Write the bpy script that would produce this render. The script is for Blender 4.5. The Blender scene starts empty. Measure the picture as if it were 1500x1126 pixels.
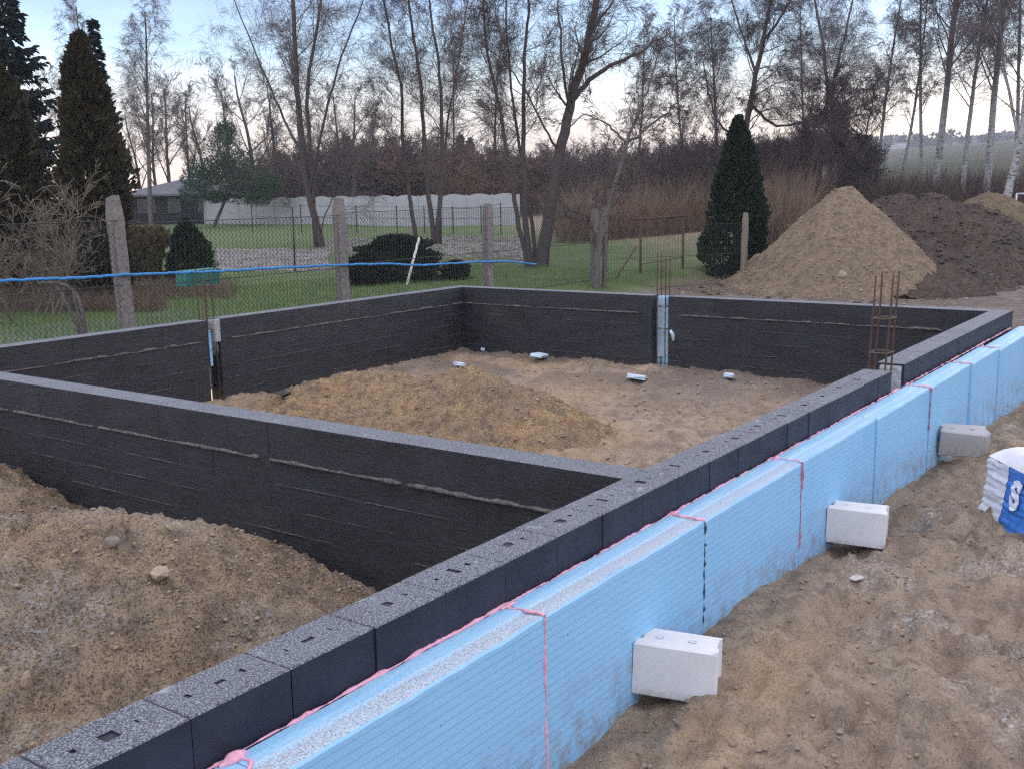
import bpy, math, random
import numpy as np
from mathutils import Vector, Matrix

SC = bpy.context.scene
COL = SC.collection
PI = math.pi

# ------------------------------------------------------------------ camera, sky, sun, exposure
CAM = np.array([-4.9935, -2.5660, 1.5628])
FOC, PITCH, ROLL, YAW = 1554.6, 0.1779, -0.0172, 0.6184
def _axes(p, r, y):
    cp, sp, cr, sr, cy, sy = math.cos(p), math.sin(p), math.cos(r), math.sin(r), math.cos(y), math.sin(y)
    f = np.array([cy*cp, sy*cp, -sp]); ri = np.array([sy, -cy, 0.0]); up = np.cross(ri, f)
    return cr*ri + sr*up, -sr*ri + cr*up, f
R_, U_, F_ = _axes(PITCH, ROLL, YAW)
cam_data = bpy.data.cameras.new('camera'); cam = bpy.data.objects.new('camera', cam_data); COL.objects.link(cam)
cam_data.sensor_fit = 'HORIZONTAL'; cam_data.sensor_width = 36.0; cam_data.lens = FOC/1500*36.0
cam_data.clip_start = 0.05; cam_data.clip_end = 3000
_m = Matrix.Identity(4)
for i in range(3):
    _m[i][0], _m[i][1], _m[i][2], _m[i][3] = R_[i], U_[i], -F_[i], CAM[i]
cam.matrix_world = _m
SC.camera = cam

SUN_EL, SUN_AZ = math.radians(9.0), math.radians(4.0)     # low sun behind the birches; azimuth measured from +X towards +Y
sun_dir = Vector((math.cos(SUN_EL)*math.cos(SUN_AZ), math.cos(SUN_EL)*math.sin(SUN_AZ), math.sin(SUN_EL)))
sd = bpy.data.lights.new('sun', 'SUN'); sd.energy = 0.5; sd.angle = math.radians(20); sd.color = (1.0, 0.9, 0.8)
so = bpy.data.objects.new('sun', sd); COL.objects.link(so)
so.rotation_euler = sun_dir.to_track_quat('Z', 'Y').to_euler()

world = bpy.data.worlds.new('World'); SC.world = world; world.use_nodes = True
nt = world.node_tree; nt.nodes.clear()
def wn(t, **k):
    n = nt.nodes.new(t)
    for a, b in k.items(): setattr(n, a, b)
    return n
wout = wn('ShaderNodeOutputWorld'); bg = wn('ShaderNodeBackground'); bg.inputs['Strength'].default_value = 0.1
sky = wn('ShaderNodeTexSky', sky_type='NISHITA'); sky.sun_disc = False; sky.sun_elevation = SUN_EL
sky.sun_rotation = PI/2 - SUN_AZ; sky.altitude = 50; sky.air_density = 1.2; sky.dust_density = 0.6; sky.ozone_density = 1.5
tc = wn('ShaderNodeTexCoord'); sep = wn('ShaderNodeSeparateXYZ'); nt.links.new(tc.outputs['Generated'], sep.inputs[0])
# cloud colour by elevation (a bright gap under a grey-violet deck), broken by stretched noise
ramp = wn('ShaderNodeValToRGB'); nt.links.new(sep.outputs['Z'], ramp.inputs[0])
cr = ramp.color_ramp; cr.elements[0].position = 0.0; cr.elements[0].color = (1.14, 0.82, 0.58, 1)
for p, c in ((0.045, (1.14, 0.94, 0.78)), (0.090, (0.98, 1.02, 1.03)), (0.125, (0.56, 0.82, 1.06)), (0.18, (0.38, 0.57, 0.94)), (0.30, (0.74, 0.80, 1.02)), (0.60, (0.96, 0.96, 1.12))):
    e = cr.elements.new(p); e.color = (*c, 1)
cr.elements[-1].position = 1.0; cr.elements[-1].color = (0.98, 0.97, 1.12, 1)
mp = wn('ShaderNodeMapping'); mp.inputs['Scale'].default_value = (1.6, 1.6, 7.0); nt.links.new(tc.outputs['Generated'], mp.inputs[0])
nz = wn('ShaderNodeTexNoise'); nz.inputs['Scale'].default_value = 2.2; nz.inputs['Detail'].default_value = 6; nt.links.new(mp.outputs[0], nz.inputs[0])
nr = wn('ShaderNodeMapRange'); nt.links.new(nz.outputs['Fac'], nr.inputs['Value'])
for k, v in (('From Min', .35), ('From Max', .68), ('To Min', .78), ('To Max', 1.24)): nr.inputs[k].default_value = v
cm = wn('ShaderNodeMix', data_type='RGBA', blend_type='MULTIPLY'); cm.inputs[0].default_value = 1
nt.links.new(ramp.outputs[0], cm.inputs[6]); nt.links.new(nr.outputs[0], cm.inputs[7])
sc10 = wn('ShaderNodeMix', data_type='RGBA', blend_type='MULTIPLY'); sc10.inputs[0].default_value = 1
sc10.inputs[7].default_value = (12.2, 12.2, 12.2, 1); sc10.clamp_result = False; nt.links.new(cm.outputs[2], sc10.inputs[6])
mx = wn('ShaderNodeMix', data_type='RGBA'); mx.inputs[0].default_value = 0.90
nt.links.new(sky.outputs[0], mx.inputs[6]); nt.links.new(sc10.outputs[2], mx.inputs[7])
nt.links.new(mx.outputs[2], bg.inputs[0]); nt.links.new(bg.outputs[0], wout.inputs[0])

vs = SC.view_settings; vs.view_transform = 'Standard'; vs.look = 'None'; vs.exposure = 0.45; vs.gamma = 1.0; vs.use_curve_mapping = False
SC.cycles.max_bounces = 5; SC.cycles.diffuse_bounces = 2; SC.cycles.glossy_bounces = 2
SC.cycles.volume_bounces = 0; SC.cycles.use_denoising = False; SC.cycles.filter_width = 1.3

# ------------------------------------------------------------------ surveying helpers (photo pixel -> place in the world)
def ray(u, v): return R_*(u-750)/FOC - U_*(v-563)/FOC + F_
def at(u, v, d): return CAM + ray(u, v)*d
def on_z(u, v, z): r = ray(u, v); return CAM + r*(z-CAM[2])/r[2]
def on_y(u, v, y): r = ray(u, v); return CAM + r*(y-CAM[1])/r[1]
def on_x(u, v, x): r = ray(u, v); return CAM + r*(x-CAM[0])/r[0]
rng = random.Random(7); nrg = np.random.default_rng(7)

# ------------------------------------------------------------------ noise
def _h(ix, iy, s):
    n = (ix.astype(np.int64)*374761393 + iy.astype(np.int64)*668265263 + s*1442695041) & 0xFFFFFFFF
    n = ((n ^ (n >> 13))*1274126177) & 0xFFFFFFFF
    return ((n ^ (n >> 16)) & 0xFFFF)/65535.0
def vn(x, y, s=0):
    x = np.asarray(x, float); y = np.asarray(y, float)
    ix, iy = np.floor(x), np.floor(y); fx, fy = x-ix, y-iy
    fx = fx*fx*fx*(fx*(fx*6-15)+10); fy = fy*fy*fy*(fy*(fy*6-15)+10)
    a, b, c, d = _h(ix, iy, s), _h(ix+1, iy, s), _h(ix, iy+1, s), _h(ix+1, iy+1, s)
    return (a*(1-fx)+b*fx)*(1-fy)+(c*(1-fx)+d*fx)*fy - .5
def fbm(x, y, f=1.0, o=4, s=0, g=.5):
    t = 0; a = 1.0
    for i in range(o):
        ca, sa = math.cos(i*.7), math.sin(i*.7)
        t = t + a*vn((x*ca-y*sa)*f, (x*sa+y*ca)*f, s+i*17); f *= 2.03; a *= g
    return t
def ridged(x, y, f=1.0, o=4, s=0):
    t = 0; a = 1.0
    for i in range(o):
        t = t + a*(.5-np.abs(vn(x*f, y*f, s+i*31))*2); f *= 2.1; a *= .5
    return t
def sstep(a, b, x):
    t = np.clip((x-a)/(b-a), 0, 1); return t*t*(3-2*t)

# ------------------------------------------------------------------ object helpers
def link_mesh(name, me, mats, parent=None, loc=(0, 0, 0), rot=None):
    o = bpy.data.objects.new(name, me); COL.objects.link(o)
    if mats is not None and not me.materials:
        for m in (mats if isinstance(mats, (list, tuple)) else [mats]): me.materials.append(m)
    o.location = loc
    if rot is not None: o.rotation_euler = rot
    if parent is not None: o.parent = parent
    return o
def mesh_from(name, V, Fc, smooth=False, mi=None):
    me = bpy.data.meshes.new(name)
    V = np.asarray(V, np.float32)
    if isinstance(Fc, np.ndarray):
        k = Fc.shape[1]; nf = len(Fc)
        me.vertices.add(len(V)); me.vertices.foreach_set('co', V.ravel())
        me.loops.add(nf*k); me.loops.foreach_set('vertex_index', Fc.astype(np.int32).ravel())
        me.polygons.add(nf); me.polygons.foreach_set('loop_start', np.arange(0, nf*k, k, dtype=np.int32))
        me.update(calc_edges=True)
    else:
        me.from_pydata(V.tolist(), [], Fc)
    if smooth: me.polygons.foreach_set('use_smooth', np.ones(len(me.polygons), bool))
    if mi is not None: me.polygons.foreach_set('material_index', np.asarray(mi, np.int32))
    me.update()
    return me
def tag(o, label=None, cat=None, group=None, kind=None):
    if label: o['label'] = label
    if cat: o['category'] = cat
    if group: o['group'] = group
    if kind: o['kind'] = kind
    return o
def thing(name, label, cat, loc=(0, 0, 0), rot=None, group=None):
    o = bpy.data.objects.new(name, None); COL.objects.link(o); o.location = loc; o.empty_display_size = .2
    if rot is not None: o.rotation_euler = rot
    return tag(o, label, cat, group)
KIDS = {}
def kid(name, me, mats, parent, loc=(0, 0, 0), rot=None):
    o = link_mesh(name, me, mats, parent, loc, rot); KIDS.setdefault(parent.name, []).append(o); return o
def dup(root, loc, rotz=0, scale=(1, 1, 1), label=None, group=None):
    r = root.copy(); COL.objects.link(r); r.location = loc; r.rotation_euler = (0, 0, rotz); r.scale = scale
    if label: r['label'] = label
    if group: r['group'] = group
    for ch in KIDS.get(root.name, []):
        c = ch.copy(); COL.objects.link(c); c.parent = r; KIDS.setdefault(r.name, []).append(c)
    return r

class MB:                                                   # collects shapes into one mesh
    def __init__(s): s.v = []; s.f = []; s.m = []
    def add(s, V, Fc, mi=0):
        b = len(s.v); s.v += [tuple(p) for p in V]; s.f += [tuple(i+b for i in f) for f in Fc]; s.m += [mi]*len(Fc)
    def box(s, a, b, mi=0, c=0.0):
        (x0, y0, z0), (x1, y1, z1) = a, b
        if c <= 0:
            s.add([(x0,y0,z0),(x1,y0,z0),(x1,y1,z0),(x0,y1,z0),(x0,y0,z1),(x1,y0,z1),(x1,y1,z1),(x0,y1,z1)],
                  [(0,3,2,1),(4,5,6,7),(0,1,5,4),(1,2,6,5),(2,3,7,6),(3,0,4,7)], mi)
        else:                                                # chamfered vertical and horizontal edges
            def ring(z, i): return [(x0+i+c,y0+i,z),(x1-i-c,y0+i,z),(x1-i,y0+i+c,z),(x1-i,y1-i-c,z),(x1-i-c,y1-i,z),(x0+i+c,y1-i,z),(x0+i,y1-i-c,z),(x0+i,y0+i+c,z)]
            V = ring(z0, c)+ring(z0+c, 0)+ring(z1-c, 0)+ring(z1, c)
            Fc = [tuple(range(7, -1, -1)), tuple(range(24, 32))]
            for k in range(3):
                for i in range(8): j = (i+1) % 8; Fc.append((k*8+i, k*8+j, k*8+8+j, k*8+8+i))
            s.add(V, Fc, mi)
    def tube(s, pts, rad, n=6, mi=0, cap=True):
        V, Fc = tube_arrays([np.asarray(pts, float)], [np.broadcast_to(np.asarray(rad, float), (len(pts),))], n)
        s.add(V.tolist(), [tuple(f) for f in Fc.tolist()], mi)
        if cap:
            b = len(s.v)-len(V); L = len(pts)
            s.f.append(tuple(b+i for i in range(n-1, -1, -1))); s.f.append(tuple(b+(L-1)*n+i for i in range(n))); s.m += [mi, mi]
    def mesh(s, name, smooth=False): return mesh_from(name, s.v, s.f, smooth, s.m)

def tube_arrays(P, Rd, n):
    """Tubes round polylines: vertices and quads as arrays."""
    Vs, Fs, base = [], [], 0
    by = {}
    for p, r in zip(P, Rd): by.setdefault(len(p), []).append((p, r))
    ang = np.arange(n)*2*PI/n; ca, sa = np.cos(ang), np.sin(ang)
    for L, items in by.items():
        A = np.stack([i[0] for i in items]); RR = np.stack([i[1] for i in items])
        T = np.gradient(A, axis=1); T /= np.linalg.norm(T, axis=2, keepdims=True)+1e-9
        ref = np.where(np.abs(T[:, :1, 2:3]) > .8, np.array([1.0, .1, 0]), np.array([.05, .1, 1.0]))
        S = np.cross(T, np.broadcast_to(ref, T.shape)); S /= np.linalg.norm(S, axis=2, keepdims=True)+1e-9
        B = np.cross(T, S)
        V = A[:, :, None, :] + RR[:, :, None, None]*(S[:, :, None, :]*ca[None, None, :, None] + B[:, :, None, :]*sa[None, None, :, None])
        m = len(items); Vs.append(V.reshape(-1, 3))
        idx = np.arange(m*L*n).reshape(m, L, n) + base
        a, b = idx[:, :-1, :], idx[:, 1:, :]
        Fs.append(np.stack([a, np.roll(a, -1, 2), np.roll(b, -1, 2), b], -1).reshape(-1, 4)); base += m*L*n
    return np.concatenate(Vs), np.concatenate(Fs)
def tubes_mesh(name, P, Rd, n, smooth=False):
    V, Fc = tube_arrays(P, Rd, n); return mesh_from(name, V, Fc, smooth)

# ------------------------------------------------------------------ materials
class Mat:
    def __init__(s, name, rough=.8, spec=.3):
        s.m = bpy.data.materials.new(name); s.m.use_nodes = True; s.t = s.m.node_tree
        s.b = s.t.nodes['Principled BSDF']; s.b.inputs['Roughness'].default_value = rough; s.b.inputs['Specular IOR Level'].default_value = spec
        s.co = s.t.nodes.new('ShaderNodeTexCoord').outputs['Object']
    def n(s, t, **k):
        n = s.t.nodes.new(t)
        for a, b in k.items(): setattr(n, a, b)
        return n
    def l(s, a, b): s.t.links.new(a, b)
    def scaled(s, sc):
        m = s.n('ShaderNodeMapping'); m.inputs['Scale'].default_value = sc; s.l(s.co, m.inputs[0]); return m.outputs[0]
    def noise(s, scale, detail=4, rough=.55, co=None, out='Fac'):
        n = s.n('ShaderNodeTexNoise'); n.inputs['Scale'].default_value = scale; n.inputs['Detail'].default_value = detail; n.inputs['Roughness'].default_value = rough
        s.l(co or s.co, n.inputs['Vector']); return n.outputs[out]
    def vor(s, scale, co=None, feature='F1'):
        n = s.n('ShaderNodeTexVoronoi', feature=feature); n.inputs['Scale'].default_value = scale; s.l(co or s.co, n.inputs['Vector']); return n.outputs['Distance']
    def rng(s, x, a, b, c=0.0, d=1.0):
        n = s.n('ShaderNodeMapRange'); s.l(x, n.inputs['Value'])
        for k, v in (('From Min', a), ('From Max', b), ('To Min', c), ('To Max', d)): n.inputs[k].default_value = v
        return n.outputs[0]
    def mix(s, f, a, b, mode='MIX'):
        n = s.n('ShaderNodeMix', data_type='RGBA', blend_type=mode)
        for i, x in ((0, f), (6, a), (7, b)):
            if isinstance(x, tuple): n.inputs[i].default_value = (*x, 1)
            elif isinstance(x, (int, float)): n.inputs[i].default_value = x
            else: s.l(x, n.inputs[i])
        return n.outputs[2]
    def math(s, op, a, b=0.0):
        n = s.n('ShaderNodeMath', operation=op)
        for i, x in ((0, a), (1, b)):
            if isinstance(x, (int, float)): n.inputs[i].default_value = x
            else: s.l(x, n.inputs[i])
        return n.outputs[0]
    def attr(s, name): n = s.n('ShaderNodeAttribute', attribute_name=name); return n.outputs['Fac']
    def rand(s): return s.n('ShaderNodeObjectInfo').outputs['Random']
    def nz(s): x = s.n('ShaderNodeSeparateXYZ'); g = s.n('ShaderNodeNewGeometry'); s.l(g.outputs['Normal'], x.inputs[0]); return x.outputs['Z']
    def xyz(s, i): x = s.n('ShaderNodeSeparateXYZ'); s.l(s.co, x.inputs[0]); return x.outputs[i]
    def col(s, c):
        if isinstance(c, tuple): s.b.inputs['Base Color'].default_value = (*c, 1)
        else: s.l(c, s.b.inputs['Base Color'])
        return s
    def rough(s, x): s.l(x, s.b.inputs['Roughness']); return s
    def bump(s, h, strength=.5, dist=.02):
        n = s.n('ShaderNodeBump'); n.inputs['Strength'].default_value = strength; n.inputs['Distance'].default_value = dist
        s.l(h, n.inputs['Height']); s.l(n.outputs[0], s.b.inputs['Normal']); return s

def soil_material():
    m = Mat('soil', .95, .15)
    big = m.noise(.9, 5); mid = m.noise(6, 6, .65); fine = m.noise(60, 5, .7)
    c = m.mix(m.rng(big, .35, .65), (.36, .268, .19), (.46, .352, .252))
    c = m.mix(m.rng(mid, .42, .62), c, (.24, .175, .13))
    c = m.mix(m.attr('sand'), c, m.mix(m.rng(mid, .35, .65), (.54, .37, .20), (.42, .28, .15)))
    c = m.mix(m.attr('dark'), c, m.mix(m.rng(mid, .35, .65), (.11, .088, .08), (.21, .162, .132)))
    pale = m.rng(m.noise(3.1, 6, .7), .56, .70)
    c = m.mix(m.math('MULTIPLY', pale, .5), c, (.45, .37, .29))
    c = m.mix(m.rng(fine, .50, .66, .0, .75), c, (.12, .096, .082))
    c = m.mix(m.rng(m.noise(110, 3, .7), .56, .68, 0, .55), c, (.56, .49, .42))
    # lawn, field
    gz = m.noise(1.3, 5, .6); gf = m.noise(25, 4, .7)
    g = m.mix(m.rng(gz, .4, .65), (.075, .135, .042), (.135, .175, .060))
    g = m.mix(m.rng(gf, .45, .7, 0, .6), g, (.21, .20, .12))
    c = m.mix(m.attr('grass'), c, g)
    fz = m.noise(.05, 5, .6)
    c = m.mix(m.attr('field'), c, m.mix(m.rng(fz, .4, .6), (.050, .060, .034), (.075, .066, .045)))
    # rime in the hollows and on the lawn near the wall
    fr = m.math('MULTIPLY', m.rng(m.noise(40, 5, .75), .5, .66), m.attr('frost'))
    c = m.mix(m.math('MULTIPLY', fr, .75), c, (.74, .78, .80))
    m.col(c)
    h = m.math('ADD', m.math('ADD', m.math('MULTIPLY', mid, 1.0), m.math('MULTIPLY', m.noise(22, 6, .7), .6)), m.math('MULTIPLY', fine, .22))
    m.bump(h, .9, .05)
    return m.m
M_SOIL = soil_material()

def heap_material(name, a, b, d, frost=0.0):
    m = Mat(name, .95, .12); a = tuple(x*1.12 for x in a); b = tuple(x*1.12 for x in b)
    big = m.noise(1.7, 5); mid = m.noise(7, 6, .7); fine = m.noise(70, 4, .7)
    c = m.mix(m.rng(big, .38, .62), a, b)
    c = m.mix(m.rng(mid, .46, .60, 0, .9), c, d)
    c = m.mix(m.rng(m.noise(18, 5, .7), .55, .7, 0, .45), c, (.46, .36, .26))
    c = m.mix(m.rng(fine, .50, .60, 0, .85), c, tuple(x*.32 for x in d))
    c = m.mix(m.rng(m.noise(120, 3, .7), .56, .68, 0, .5), c, (.55, .47, .38))
    if frost > 0:
        fr = m.math('MULTIPLY', m.rng(m.noise(45, 5, .75), .50, .62), m.rng(m.noise(.9, 3), .42, .58))
        c = m.mix(m.math('MULTIPLY', fr, frost), c, (.62, .63, .64))
    m.col(c)
    h = m.math('ADD', m.math('ADD', mid, m.math('MULTIPLY', m.noise(24, 6, .72), .7)), m.math('MULTIPLY', fine, .25))
    m.bump(h, 1.0, .085)
    return m.m
M_HEAP1 = heap_material('sandy_soil', (.52, .37, .235), (.43, .315, .21), (.27, .20, .145), .95)
M_HEAP2 = heap_material('yellow_sand', (.60, .395, .195), (.47, .33, .20), (.31, .22, .145), .1)
M_PILE = heap_material('pile_sand', (.40, .288, .19), (.335, .245, .165), (.22, .168, .122))
M_DARKPILE = heap_material('topsoil', (.105, .078, .066), (.155, .11, .085), (.07, .056, .05))
M_YELLOWPILE = heap_material('pile_loam', (.30, .22, .13), (.24, .175, .11), (.15, .115, .08))

def bitumen():
    m = Mat('bitumen_coat', .55, .6); m.co = m.n('ShaderNodeNewGeometry').outputs['Position']
    st = m.noise(2.2, 5, .65, m.scaled((1, 1, 3.5))); fine = m.noise(75, 4, .8); br = m.noise(9, 5, .7, m.scaled((1, 1, 5)))
    c = m.mix(m.rng(st, .40, .62), (.0075, .0085, .014), (.021, .022, .031))
    c = m.mix(m.rng(br, .54, .68, 0, .7), c, (.046, .040, .041))
    c = m.mix(m.rng(fine, .63, .70, 0, .9), c, (.26, .25, .28))
    c = m.mix(m.rng(m.noise(1.1, 5, .7), .56, .70, 0, .35), c, (.07, .06, .056))
    m.col(c)
    m.rough(m.math('ADD', m.rng(br, .3, .7, .14, .34), m.rng(m.noise(.9, 5, .7), .35, .65, .04, .34)))
    m.bump(m.math('ADD', m.math('ADD', m.noise(28, 5, .75), m.math('MULTIPLY', fine, .7)), m.math('MULTIPLY', br, .8)), 1.0, .018)
    return m.m
M_BIT = bitumen()
def bit_outer():
    m = Mat('bitumen_smooth', .5, .4); m.co = m.n('ShaderNodeNewGeometry').outputs['Position']
    fine = m.noise(120, 4, .7)
    c = m.mix(m.rng(m.noise(2.5, 4), .4, .6), (.014, .018, .034), (.026, .031, .052))
    c = m.mix(m.rng(fine, .62, .75, 0, .35), c, (.07, .066, .07))
    m.col(c); m.rough(m.rng(m.noise(4, 4), .3, .7, .45, .65)); m.bump(m.math('ADD', m.noise(40, 5, .7), fine), .45, .006)
    return m.m
M_BIT2 = bit_outer()
def walltop():
    m = Mat('wall_top_rime', .8, .35); m.co = m.n('ShaderNodeNewGeometry').outputs['Position']
    g = m.noise(140, 4, .8); g2 = m.noise(55, 4, .7)
    c = m.mix(m.rng(m.noise(3, 4), .35, .65), (.055, .058, .068), (.11, .115, .13))
    c = m.mix(m.rng(g, .47, .60), c, (.47, .50, .56))
    c = m.mix(m.rng(g2, .52, .64, 0, .8), c, (.045, .047, .055))
    c = m.mix(m.rng(m.noise(7, 5, .7), .60, .72, 0, .7), c, (.50, .52, .56))
    m.col(c); m.bump(m.math('ADD', g, g2), .8, .01)
    return m.m
M_TOP = walltop()
def simple(name, c, rough=.8, var=.25, scale=12, bump=.3, bd=.01, spec=.3):
    m = Mat(name, rough, spec)
    n = m.noise(scale, 5, .65)
    m.col(m.mix(m.rng(n, .3, .7), tuple(x*(1-var) for x in c), tuple(min(1, x*(1+var)) for x in c)))
    if bump: m.bump(n, bump, bd)
    return m.m
M_MORTAR = simple('black_mortar', (.145, .128, .122), .8, .75, 30, .8, .01)
M_MORTARD = simple('coated_mortar', (.12, .108, .105), .8, .7, 30, .8, .01)
M_RAWMORTAR = simple('raw_mortar', (.40, .40, .41), .9, .4, 25, .6)
M_RUST = simple('rusty_steel', (.10, .055, .038), .75, .5, 60, .4, .002)
M_STIRRUP = simple('stirrup_steel', (.14, .10, .075), .7, .5, 60, .4, .002)
def xps():
    m = Mat('blue_xps_board', .62, .3)
    x, y, z = m.xyz('X'), m.xyz('Y'), m.xyz('Z')
    n1 = m.noise(1.3, 4); n2 = m.noise(9, 5, .6, m.scaled((.35, 1, 3)))
    c = m.mix(m.rng(n1, .35, .65), (.30, .60, .88), (.34, .64, .91))
    c = m.mix(m.rng(n2, .55, .72, 0, .35), c, (.42, .70, .93))
    c = m.mix(m.rng(m.noise(16, 6, .8), .66, .74, 0, .55), c, (.12, .30, .50))
    c = m.mix(m.rng(m.vor(5.5), .035, .02), c, (.10, .20, .32))
    c = m.mix(m.math('MULTIPLY', m.rng(m.noise(1.0, 3), .5, .6), m.rng(m.noise(26, 6, .85, m.scaled((.5, 1, 2))), .60, .66, 0, .5)), c, (.20, .40, .60))
    soil = m.math('MULTIPLY', m.rng(z, -.50, -.90), m.rng(m.noise(9, 6, .75), .44, .62))
    c = m.mix(m.rng(m.noise(3.3, 6, .8), .62, .72, 0, .35), c, (.47, .60, .70))
    c = m.mix(m.math('MULTIPLY', soil, .75), c, (.30, .25, .20))
    top = m.rng(m.nz(), .6, .9)
    sp = m.noise(130, 4, .8)
    ct = m.mix(m.rng(m.noise(6, 4, .6, m.scaled((.2, 3, 1))), .35, .65), (.24, .55, .80), (.40, .67, .86))
    ct = m.mix(m.rng(sp, .52, .64, 0, .75), ct, (.62, .74, .80))
    ct = m.mix(m.rng(m.noise(95, 4, .8), .56, .64, 0, .7), ct, (.24, .30, .36))
    strip = m.rng(m.math('ADD', y, m.math('MULTIPLY', m.noise(45, 4, .7), .07)), -.050, -.085)
    ct2 = m.mix(m.rng(sp, .42, .56), (.22, .25, .28), (.60, .66, .71))
    ct2 = m.mix(m.rng(m.noise(75, 4, .7), .5, .62, 0, .75), ct2, (.34, .62, .82))
    ct = m.mix(m.math('MULTIPLY', strip, m.rng(m.attr('rime'), 0, 1)), ct, ct2)
    m.col(m.mix(top, c, ct))
    w = m.n('ShaderNodeTexWave', wave_type='BANDS', bands_direction='Z', wave_profile='SAW'); w.inputs['Scale'].default_value = 8.5
    w.inputs['Distortion'].default_value = .25; w.inputs['Detail'].default_value = 2; w.inputs['Detail Scale'].default_value = .6; m.l(m.co, w.inputs['Vector'])
    h = m.math('ADD', m.math('MULTIPLY', m.rng(w.outputs['Fac'], 0, .10, 0, 1), .34), m.math('MULTIPLY', m.noise(60, 4, .7), .5))
    m.bump(h, .52, .009)
    return m.m
M_XPS = xps()
M_PINK = simple('pink_foam', (.86, .42, .52), .75, .2, 30, .6, .01)
M_PINKD = simple('weathered_pink_foam', (.52, .20, .26), .8, .35, 30, .6, .01)
M_GAPDARK = simple('open_joint', (.05, .07, .09), .9, .5, 30)
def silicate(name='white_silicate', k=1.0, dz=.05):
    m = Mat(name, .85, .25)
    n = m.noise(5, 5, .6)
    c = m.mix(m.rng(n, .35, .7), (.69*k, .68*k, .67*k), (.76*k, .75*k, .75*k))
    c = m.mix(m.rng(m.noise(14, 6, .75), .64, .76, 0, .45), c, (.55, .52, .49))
    dirt_shade = m.math('MULTIPLY', m.rng(m.xyz('Z'), dz, -.01), m.rng(m.noise(22, 5, .7), .36, .6))  # dirt near the foot; on the dusty block also painted underside shade
    c = m.mix(m.math('MULTIPLY', dirt_shade, .75), c, (.30, .22, .16))
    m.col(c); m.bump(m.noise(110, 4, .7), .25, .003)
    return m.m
M_SIL = silicate(); M_SILDUSTSHADE = silicate('dusty_shaded_silicate', .62, .20)  # second one: greyer dust, with underside shade painted up its sides
M_FOAMSCRAP = simple('polystyrene_scrap', (.62, .74, .84), .7, .15, 14, .3)
M_STONE = simple('sandstone', (.38, .29, .205), .9, .25, 14, .6, .02)
M_STONEG = simple('grey_stone', (.22, .185, .15), .9, .3, 14, .6, .02)
M_PLASTER = simple('dried_plaster', (.60, .55, .52), .9, .2, 18, .5)
M_CONC = simple('aged_concrete', (.225, .195, .18), .95, .4, 20, .7, .015)
M_PANEL = simple('concrete_panel', (.44, .44, .46), .9, .15, 6, .3, .01)
M_WIRE = simple('galvanised_wire', (.055, .058, .058), .7, .3, 30, 0)
M_HOSE = simple('blue_hose', (.05, .27, .62), .5, .2, 12, .1)
M_PIPE = simple('rusted_pipe', (.11, .060, .050), .8, .4, 40, .3, .004)
M_STICK = simple('pale_pole', (.62, .60, .57), .6, .15, 20, .2)
M_WOODPOST = simple('weathered_wood_post', (.25, .215, .16), .9, .3, 25, .4)
M_GREENNET = simple('green_netting', (.04, .22, .17), .7, .3, 30, .2)
M_WHITE = simple('white_paint', (.72, .73, .75), .6, .08, 10, .1)
M_BLACKPL = simple('black_membrane', (.02, .022, .026), .4, .3, 20, .3)

# ------------------------------------------------------------------ ground
def hill(x, y):
    s = x - .9*y + 6*vn(x*.02, y*.02, 3)
    return np.interp(s, [-600, 14, 45, 246, 522, 620, 2500], [0, 0, 1.6, 10.6, 25.5, 29.5, 30.0])
def ground_z(x, y, detail=True):
    x = np.asarray(x, float); y = np.asarray(y, float)
    right = np.interp(x, [-9, -1.3, -.76, .03, 1.46, 3.5, 7, 9.4, 13], [-.98, -.97, -.92, -.84, -.91, -.935, -1.02, -1.06, -.9])
    d = np.maximum(0, -y-.25)
    zr = right + .07*(1-np.exp(-d/.5)) - .02*np.minimum(d, 4)
    z = zr + (-.86-zr)*sstep(9.3, 12, x)
    z = z + (-.50-z)*sstep(8.75, 10.2, y)*sstep(-30, 40, y+60)
    z = z + hill(x, y)
    for (bx, by) in ((-.66, -.42), (2.08, -.42)): z = z - .055*np.exp(-((x-bx)**2/.05+(y-by)**2/.06))
    if detail:
        near = 1-sstep(22, 40, np.hypot(x-2, y))
        soil = (1-sstep(9.0, 9.6, y))
        rut = fbm(x*.55+.35*y, y*1.5-.5*x, 1.6, 5, 5, .55)
        z = z + near*soil*(.12*rut + (.10*fbm(x*.8+.3*y, y*2.6-.35*x, 1.8, 3, 14)) + .085*ridged(x*.7+y*.3, y*2.0-x*.4, 4.0, 4, 9) + .022*fbm(x, y, 17, 3, 2, .6))*np.clip((d+.08)/.35, .4, 1)
        z = z + (1-soil)*.05*fbm(x, y, .7, 4, 4)
        z = z + sstep(30, 80, np.hypot(x, y))*.35*fbm(x, y, .06, 3, 8)
    return z
def axis(*spans):
    out = []
    for a, b, s in spans: out += list(np.arange(a, b, s))
    return out
def grow_axis(a, step, end, g=1.16):
    out = []; sgn = 1 if end > a else -1
    while (end-a)*sgn > 0: out.append(a); a += sgn*step; step *= g
    out.append(end); return out
gx = sorted(set(np.round(grow_axis(-4.0, .25, -150)[1:] + axis((-4.0, 6.0, .042), (6.0, 12, .085), (12, 30, .3)) + grow_axis(30, .5, 1500), 4)))
gy = sorted(set(np.round(grow_axis(-3.4, .2, -500)[1:] + axis((-3.4, -.12, .042), (-.12, .1, .1)) + [.1, 2, 4, 6, 8.5] + axis((8.76, 16, .16), (16, 50, .7)) + grow_axis(50, 1.2, 1300), 4)))
GX, GY = np.meshgrid(np.array(gx), np.array(gy), indexing='ij')
GZ = ground_z(GX, GY)
nx, ny = GX.shape
idx = np.arange(nx*ny).reshape(nx, ny)
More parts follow.
